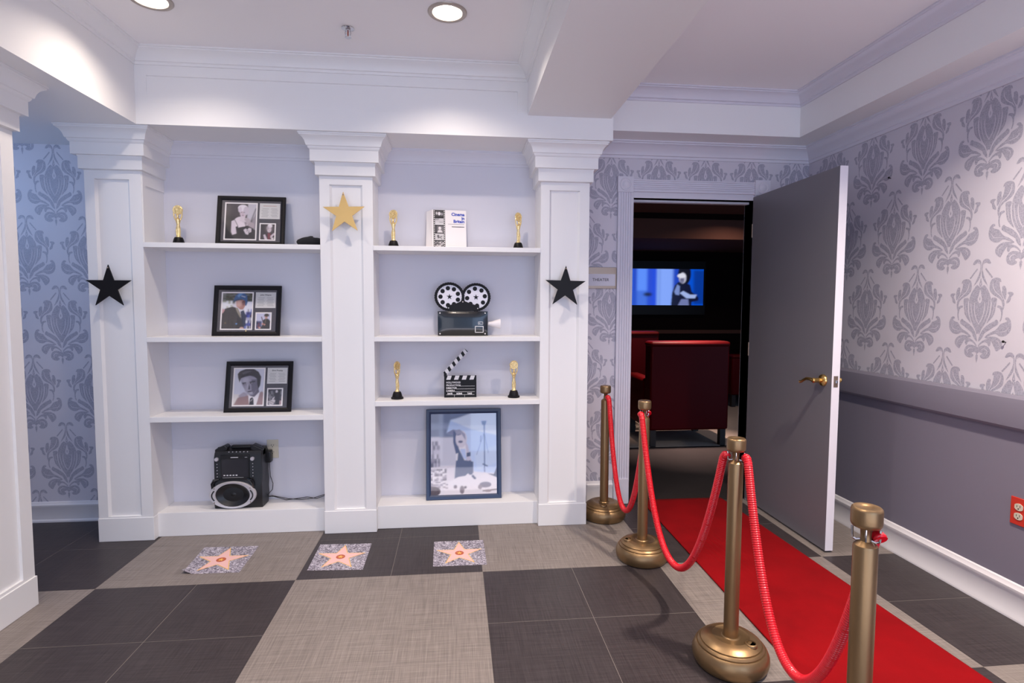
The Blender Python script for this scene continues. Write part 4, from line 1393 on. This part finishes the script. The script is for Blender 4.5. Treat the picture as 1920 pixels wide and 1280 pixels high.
# ------------------------------------------------------------------ karaoke machine
ks = tag(empty('karaoke_machine', (-1.280, 3.330, .1395)), 'black portable karaoke player with a screen and an oval silver-rimmed speaker', 'karaoke machine')
side = [(0, 0), (.105, 0), (.125, .04), (.118, .09), (.128, .14), (.118, .20), (.128, .25), (.120, .30), (.105, .345), (.055, .352), (.018, .336), (.006, .31), (.004, .172), (-.006, .15), (-.006, .02)]
mb = MB()
n = len(side)
xs = [(-.136, .94), (-.130, 1.0), (.130, 1.0), (.136, .94)]
V = []
for x, s in xs:
    for (y, z) in side:
        V.append((x, .06 + (y - .06) * s, .17 + (z - .17) * s if z > .001 else 0))
Fq = [(i * n + k, (i + 1) * n + k, (i + 1) * n + (k + 1) % n, i * n + (k + 1) % n) for i in range(3) for k in range(n)]
Fq += [tuple(range(n)), tuple(reversed(range(3 * n, 4 * n)))]
mb.add(V, Fq).obj('body', M['black_plastic'], ks, smooth=25)
for s in (-1, 1):
    MB().prism([(s * .136, .345), (s * .078, .372), (s * .064, .358), (s * .066, .34), (s * .136, .30)], .02, .075).obj('handle_post', M['black_plastic'], ks, smooth=0, bevel=.006)
MB().box(-.05, .09, .035, .065, .345, .365).obj('carry_handle', M['black_plastic'], ks, bevel=.007)
mb = MB().box(-.096, .064, -.002, .006, .165, .318)
mb.obj('screen_panel', M['black_plastic'], ks, bevel=.002)
MB().box(-.090, .058, -.0032, -.001, .186, .292).obj('screen', mat('dark_screen', (44, 44, 50), .25), ks, smooth=0)
for xx in (-.118, .083):
    MB().lathe([(.0115, 0), (.0115, -.009), (.0095, -.012), (0, -.012)], 24, c=(xx, .006, .292), axis='y').obj('knob', M['silver'], ks)
    for k in range(5):
        MB().lathe([(.0028, 0), (.0024, -.003), (0, -.003)], 10, c=(xx, .005, .262 - k * .0185), axis='y').obj('button', M['silver'], ks)
for k in range(6):
    MB().lathe([(.003, 0), (.003, -.003), (0, -.003)], 10, c=(-.052 + k * .021, .014, .332), axis='y').obj('button', M['silver'], ks)
MB().box(-.038, .004, -.0035, -.002, .301, .305).box(.042, .055, -.0035, -.002, .302, .304).obj('badge', M['white_ink'], ks, smooth=0)
mb = MB()
for k in range(5):
    mb.box(-.080 + k * .017, -.070 + k * .017, -.0035, -.002, .194, .200)
mb.box(-.085, .032, -.0035, -.002, .183, .1838)
mb.obj('screen_icons', M['white_ink'], ks, smooth=0)['kind'] = 'stuff'
# oval speaker
nn = 56
SX, SZ = -.026, .083
ov = []
mb = MB()
rings = [(1.0, .000), (1.0, -.012), (.97, -.018), (.80, -.016), (.785, -.010)]
for (k, yy) in rings:
    for i in range(nn):
        a = 2 * PI * i / nn
        e = 1.0 if k > .9 else 1.0
        rx = .132 * (k if k > .9 else k * .925)
        rz = .080 * (k if k > .9 else k * 1.09)
        ov.append((SX + rx * math.cos(a), yy - .006, SZ + rz * math.sin(a)))
fq = [(r * nn + i, r * nn + (i + 1) % nn, (r + 1) * nn + (i + 1) % nn, (r + 1) * nn + i) for r in range(4) for i in range(nn)]
ring = mb.add(ov, fq).obj('speaker_ring', M['silver'], ks, smooth=50)
for s in (-1, 1):
    mb = MB()
    arc = [(SX + s * .1145 * math.cos(t), -.0245, SZ + .060 * math.sin(t)) for t in [(-.5 + .1 * i) for i in range(11)]]
    mb.tube(arc, .0035, 8)
    mb.obj('rim_slot', M['black_plastic'], ring)
    for dz in (-.042, .042):
        MB().lathe([(.004, 0), (.003, -.003), (0, -.003)], 10, c=(SX + s * .101, -.022, SZ + dz), axis='y').obj('screw', M['steel'], ring)
mb = MB()
cone = [(1, -.012), (.93, -.016), (.86, -.012), (.45, .004), (.30, .008), (.22, .000), (.10, -.004), (0, -.005)]
cv = [(SX + .097 * k * math.cos(2 * PI * i / nn), yy - .004, SZ + .0690 * k * math.sin(2 * PI * i / nn)) for k, yy in cone for i in range(nn)]
mb.add(cv, [(r * nn + i, r * nn + (i + 1) % nn, (r + 1) * nn + (i + 1) % nn, (r + 1) * nn + i) for r in range(len(cone) - 1) for i in range(nn)])
mb.obj('speaker_cone', M['black_plastic'], ks, smooth=40)
for s in (-1, 1):
    mb = MB().tube([(SX + s * .080, -.006, .176), (SX + s * .104, -.014, .170), (SX + s * .114, -.012, .150), (SX + s * .116, -.008, .120)], [.006, .010, .010, .006], 10)
    mb.obj('speaker_bracket', M['black_gloss'], ks)
mb = MB().tube([(.118, .09, .03), (.15, .118, .028), (.25, .115, .006), (.33, .10, .005), (.40, .115, .006), (.48, .118, .030), (.512, .118, .040)], .0022, 8)
mb.tube([(.118, .092, .03), (.16, .12, .022), (.24, .10, .005), (.30, .115, .006), (.36, .12, .012), (.42, .105, .006), (.47, .115, .02), (.512, .120, .028)], .0022, 8)
mb.obj('cable', M['black_plastic'], ks)

# wall outlet and adapter in the left bay
ol = tag(empty('wall_outlet', (-1.124, yB, .454)), 'ivory outlet plate on the bookcase back above the karaoke player', 'outlet')
MB().box(-.034, .034, -.006, 0, -.057, .057).obj('plate', M['ivory'], ol, bevel=.002)


def receptacle(parent, z, m, s=1.0, ax='y'):
    pts = [(.0165 * s * max(-1, min(1, 1.12 * math.cos(a))), .0145 * s * math.sin(a) * 1.0) for a in [2 * PI * i / 24 for i in range(24)]]
    if ax == 'y':
        MB().prism([(a, z + b) for a, b in pts], -.0085, -.005).obj('receptacle', m, parent, smooth=0)
        q = MB().box(-.0075, -.0055, -.0092, -.008, z - .001, z + .008).box(.0055, .0075, -.0092, -.008, z - .001, z + .007)
        q.lathe([(0, -.0092), (.0026, -.0092), (.0026, -.008)], 10, c=(0, 0, z - .007), axis='y')
    else:
        MB().prism([(a, z + b) for a, b in pts], -.0085, -.005, 'yz').obj('receptacle', m, parent, smooth=0)
        q = MB().box(-.0092, -.008, -.0075, -.0055, z - .001, z + .008).box(-.0092, -.008, .0055, .0075, z - .001, z + .007)
        q.lathe([(0, -.0092), (.0026, -.0092), (.0026, -.008)], 10, c=(0, 0, z - .007), axis='x')
    q.obj('slot', M['slot'], parent, smooth=0)


receptacle(ol, .021, M['ivory'])
receptacle(ol, -.021, M['ivory'])
pa = tag(empty('power_adapter', (-1.142, yB - .0095, .425)), 'black power adapter plugged into the ivory outlet, cord hanging', 'adapter')
MB().box(-.022, .020, -.045, 0, -.045, .028).obj('housing', M['black_plastic'], pa, bevel=.006)
MB().tube([(.006, -.022, -.044), (.007, -.022, -.09), (.012, -.03, -.13), (.028, -.035, -.175), (.026, -.04, -.21), (.0, -.045, -.24), (-.018, -.05, -.255)], .0022, 8).obj('cord', M['black_plastic'], pa)

# red outlet on the right wall
ro = tag(empty('wall_outlet', (wR - .004, 2.062, .468)), 'red outlet plate low on the grey right wall', 'outlet')
MB().box(-.006, 0, -.036, .036, -.059, .059).obj('plate', M['red_plastic'], ro, bevel=.002)
receptacle(ro, .020, M['ivory'], 1.05, 'x')
receptacle(ro, -.020, M['ivory'], 1.05, 'x')

# two picture nails left in the wallpaper
for (yy, zz, lb) in ((2.862, 2.047, 'small dark nail in the wallpaper near the top of the door'), (2.170, 1.184, 'small dark nail in the wallpaper at the right picture edge')):
    t = tag(empty('wall_nail', (wR - .0005, yy, zz)), lb, 'nail', 'nails left in the right wall')
    MB().tube([(0, 0, 0), (-.012, 0, .003)], .0022, 8).lathe([(.0055, -.011), (.0055, -.014), (0, -.0145)], 12, c=(0, 0, .003), axis='x').obj('shank', M['slot'], t)

# ------------------------------------------------------------------ THEATER sign
sg = tag(empty('door_sign', (.940, yW - .001, 1.5235)), 'metal wall sign reading THEATER between the column and the door casing', 'sign')
MB().box(-.116, .117, -.006, 0, -.070, .070).obj('backplate', M['steel'], sg, bevel=.0015)
MB().box(-.113, .110, -.009, -.006, -.052, .026).obj('insert', mat('sign_insert', (206, 204, 214), .45), sg, smooth=0)
MB().box(.111, .116, -.010, -.006, -.068, .068).obj('edge_strip', M['steel'], sg, smooth=0)
text_mesh('lettering', 'THEATER', .0265, M['ink'], sg, (-.045, -.0092, -.0205), fat=.0002, sx=1.0)


# ------------------------------------------------------------------ floor stickers
def sticker(corners, label, curl=False):
    A, B, Cc, D = [Vector((*p, 0)) for p in corners]      # far-left, far-right, near-right, near-left
    ctr = (A + B + Cc + D) / 4
    t = tag(empty('floor_sticker', (ctr.x, ctr.y, .0)), label, 'sticker', 'star stickers on the floor in front of the bookcase')
    n = 16

    def P(u, v, lift=0):
        p = (A * (1 - u) + B * u) * (1 - v) + (D * (1 - u) + Cc * u) * v - ctr
        z = .0006 + lift
        if curl:
            d = (1 - u) + (1 - (1 - v)) - 1 - .80    # distance past the fold near the near-left corner
            d = ((1 - u) + v) - 1.80
            if d > 0:
                r = .12 * d
                z += r * .9
                p = p + (B - A + A - D).normalized() * (0.9 * d * d * .1)
        return (p.x, p.y, z)
    V = [P(i / n, j / n) for j in range(n + 1) for i in range(n + 1)]
    Fs = [(j * (n + 1) + i, (j + 1) * (n + 1) + i, (j + 1) * (n + 1) + i + 1, j * (n + 1) + i + 1) for j in range(n) for i in range(n)]
    o = MB().add(V, Fs).obj('sheet', M['granite'], t, smooth=0, fix=False)

    def flat(name, pts, m, lift):
        v = [P(.5 + a, .5 - b, lift) for a, b in pts]
        c0 = P(.5 + sum(a for a, b in pts) / len(pts), .5 - sum(b for a, b in pts) / len(pts), lift)
        k = len(v)
        return MB().add(v + [c0], [(i, (i + 1) % k, k) for i in range(k)]).obj(name, m, t, smooth=0)
    flat('star_outline', star_pts(0, -.02, .475), M['yellow'], .0003)
    flat('star', star_pts(0, -.02, .430), M['pink'], .0005)
    flat('emblem', ellipse(0, -.02, .085, .085, 28), M['emblem'], .0007)
    flat('emblem_star', star_pts(0, -.02, .062), M['yellow'], .0009)
    return t


sticker(((-1.384, 3.112), (-1.092, 3.106), (-1.082, 2.797), (-1.362, 2.803)), 'star floor sticker with a curled corner, in front of the left bay', True)
sticker(((-.758, 3.092), (-.475, 3.080), (-.473, 2.768), (-.751, 2.786)), 'star floor sticker in front of the middle column')
sticker(((-.127, 3.070), (.151, 3.068), (.156, 2.765), (-.121, 2.769)), 'star floor sticker in front of the right bay, across a tile seam')

# ------------------------------------------------------------------ red carpet runner
rug = MB()
nx, ny = 96, 90
FL, FR, NL, NR = Vector((1.262, 3.612)), Vector((1.836, 3.600)), Vector((1.205, -.2)), Vector((1.945, -.2))
V = []
rr = random.Random(4)
for j in range(ny + 1):
    for i in range(nx + 1):
        u, v = i / nx, j / ny
        p = (FL * (1 - u) + FR * u) * (1 - v) + (NL * (1 - u) + NR * u) * v
        d = p.x * .99 + p.y * .11
        env = max(0.0, math.sin(p.y * 5.2 + p.x * 4.0)) * max(0.0, math.sin(p.x * 9.5 - p.y * 2.3 + .7)) * min(1, 6 * u, 6 * (1 - u))
        z = .0085 + .0034 * env * math.sin(d * 190) + .0012 * math.sin(p.x * 9 + p.y * 5) * math.sin(PI * u)
        V.append((p.x, p.y, z))
rug.add(V, [(j * (nx + 1) + i, (j + 1) * (nx + 1) + i, (j + 1) * (nx + 1) + i + 1, j * (nx + 1) + i + 1) for j in range(ny) for i in range(nx)])
o = rug.obj('carpet_runner', M['carpet'], smooth=70)
so = o.modifiers.new('thick', 'SOLIDIFY')
so.thickness = .006
so.offset = -1
tag(o, 'red carpet runner leading through the theater doorway', 'carpet')


# ------------------------------------------------------------------ stanchions and ropes
def stanchion(x, y, label, H, rz):
    t = tag(empty('stanchion', (x, y, 0), (0, 0, rz)), label, 'stanchion', 'bronze rope stanchions beside the red carpet')
    base = [(.118, .001), (.126, .004), (.133, .016), (.137, .032), (.136, .048), (.130, .063), (.1235, .073), (.1225, .0738), (.1175, .0738), (.1175, .0765), (.1185, .0775), (.1125, .0855), (.1115, .0862), (.1065, .0862), (.1065, .0888), (.1072, .0895),
            (.094, .099), (.078, .105), (.066, .107), (.060, .1045), (.034, .1045), (.031, .108), (.027, .108)]
    b = MB().lathe(base, 56).obj('base', M['bronze'], t, smooth=28)
    MB().lathe([(.015, .104), (.0155, .1085), (.019, .1085), (.0215, .106), (.0215, .097)], 24, c=(.070, -.032, .002), cap=False).obj('socket_rim', M['bronze'], b, smooth=60)
    MB().lathe([(0, .0995), (.0152, .0995)], 20, c=(.070, -.032, .006)).obj('socket', M['bronze_dark'], b, fix=False)
    k = H
    MB().lathe([(.0265, .104), (.0265, k - .098), (.0250, k - .092), (.018, k - .086), (.0125, k - .082)], 28).obj('pole', M['bronze'], t, smooth=30)
    MB().lathe([(.0125, k - .084), (.0115, k - .070), (.0125, k - .052), (.018, k - .045)], 20).obj('neck', M['bronze'], t)
    MB().lathe([(.014, k - .052), (.022, k - .050), (.030, k - .0465), (.033, k - .041), (.0335, k - .036), (.0335, k - .0075), (.0325, k - .003), (.029, k), (.015, k), (.013, k - .0015), (0, k - .0015)], 32).obj('cap', M['bronze'], t, smooth=40)
    for s in (-1, 1):
        mb = MB().tube([(s * .010, 0, k - .080), (s * .020, 0, k - .083), (s * .027, 0, k - .080), (s * .028, 0, k - .070), (s * .0285, 0, k - .052)], .0032, 8)
        mb.tube([(0, s * .012, k - .082), (0, s * .014, k - .064), (0, s * .013, k - .050)], .0022, 8)
        mb.obj('hook', M['chrome'], t)
    return t


SP = [((.930, 3.342), .842, 'bronze stanchion farthest away, against the papered strip beside the door'),
      ((.979, 2.762), .846, 'second bronze stanchion from the door casing, on the grey tiles'),
      ((1.022, 1.897), .854, 'third bronze stanchion from the door casing, its base cut off by the picture edge'),
      ((.967, 1.183), .862, 'nearest bronze stanchion, cut off by the bottom picture edge')]
# each post turned so that its hooks point along HOOK and away from it
HOOK = (-1.45, -2.74, -.49, -.69)
for k, ((x, y), H, lb) in enumerate(SP):
    stanchion(x, y, lb, H, HOOK[k])


def rope(A, B, za, zb, low, label, ridge):
    """red spiral-wrapped rope between two hooks"""
    A, B = Vector((*A, 0)), Vector((*B, 0))
    d = (B - A).normalized()
    L = (B - A).length
    sh_a = [(0, za - .002), (.008, za + .004), (.017, za + .001), (.027, za - .014), (.035, za - .04)]
    sh_b = [(L - q, z - za + zb) for q, z in sh_a][::-1]
    fine = []
    for i in range(1, 40):
        t = i / 40
        u = 2 * t - 1
        top = (za if t < .5 else zb) - .04
        fine.append((.035 + (L - .07) * t, low + (top - low) * abs(u) ** 2.15))
    P3 = [A + d * q + Vector((0, 0, z)) for q, z in sh_a + fine + sh_b]
    acc = [0]
    for i in range(1, len(P3)): acc.append(acc[-1] + (P3[i] - P3[i - 1]).length)
    n = int(acc[-1] / ridge * 4)
    out, rad, j = [], [], 0
    for i in range(n + 1):
        q = acc[-1] * i / n
        while j < len(acc) - 2 and acc[j + 1] < q: j += 1
        f = (q - acc[j]) / max(1e-9, acc[j + 1] - acc[j])
        out.append(P3[j].lerp(P3[j + 1], f))
        rad.append((.0134, .0150, .0156, .0150)[i % 4])
    o = MB().tube(out, rad, 14).obj('barrier_rope', M['rope'], smooth=75)
    return tag(o, label, 'rope', 'red ropes between the stanchions')


M['rope'] = mat('red_rope', (206, 16, 34), .3, coat=.25)


def hook(k, s):
    a = HOOK[k] + (0 if s > 0 else PI)
    return (SP[k][0][0] + .030 * math.cos(a), SP[k][0][1] + .030 * math.sin(a))


rope(hook(0, 1), hook(1, -1), .770, .774, .158, 'red barrier rope hanging between the two stanchions nearest the door', .0075)
rope(hook(1, 1), hook(2, -1), .774, .782, .175, 'red barrier rope hanging between the second and third stanchions', .0075)
rope(hook(2, 1), hook(3, 1), .782, .790, .22, 'red barrier rope hanging between the third and the nearest stanchion', .0078)
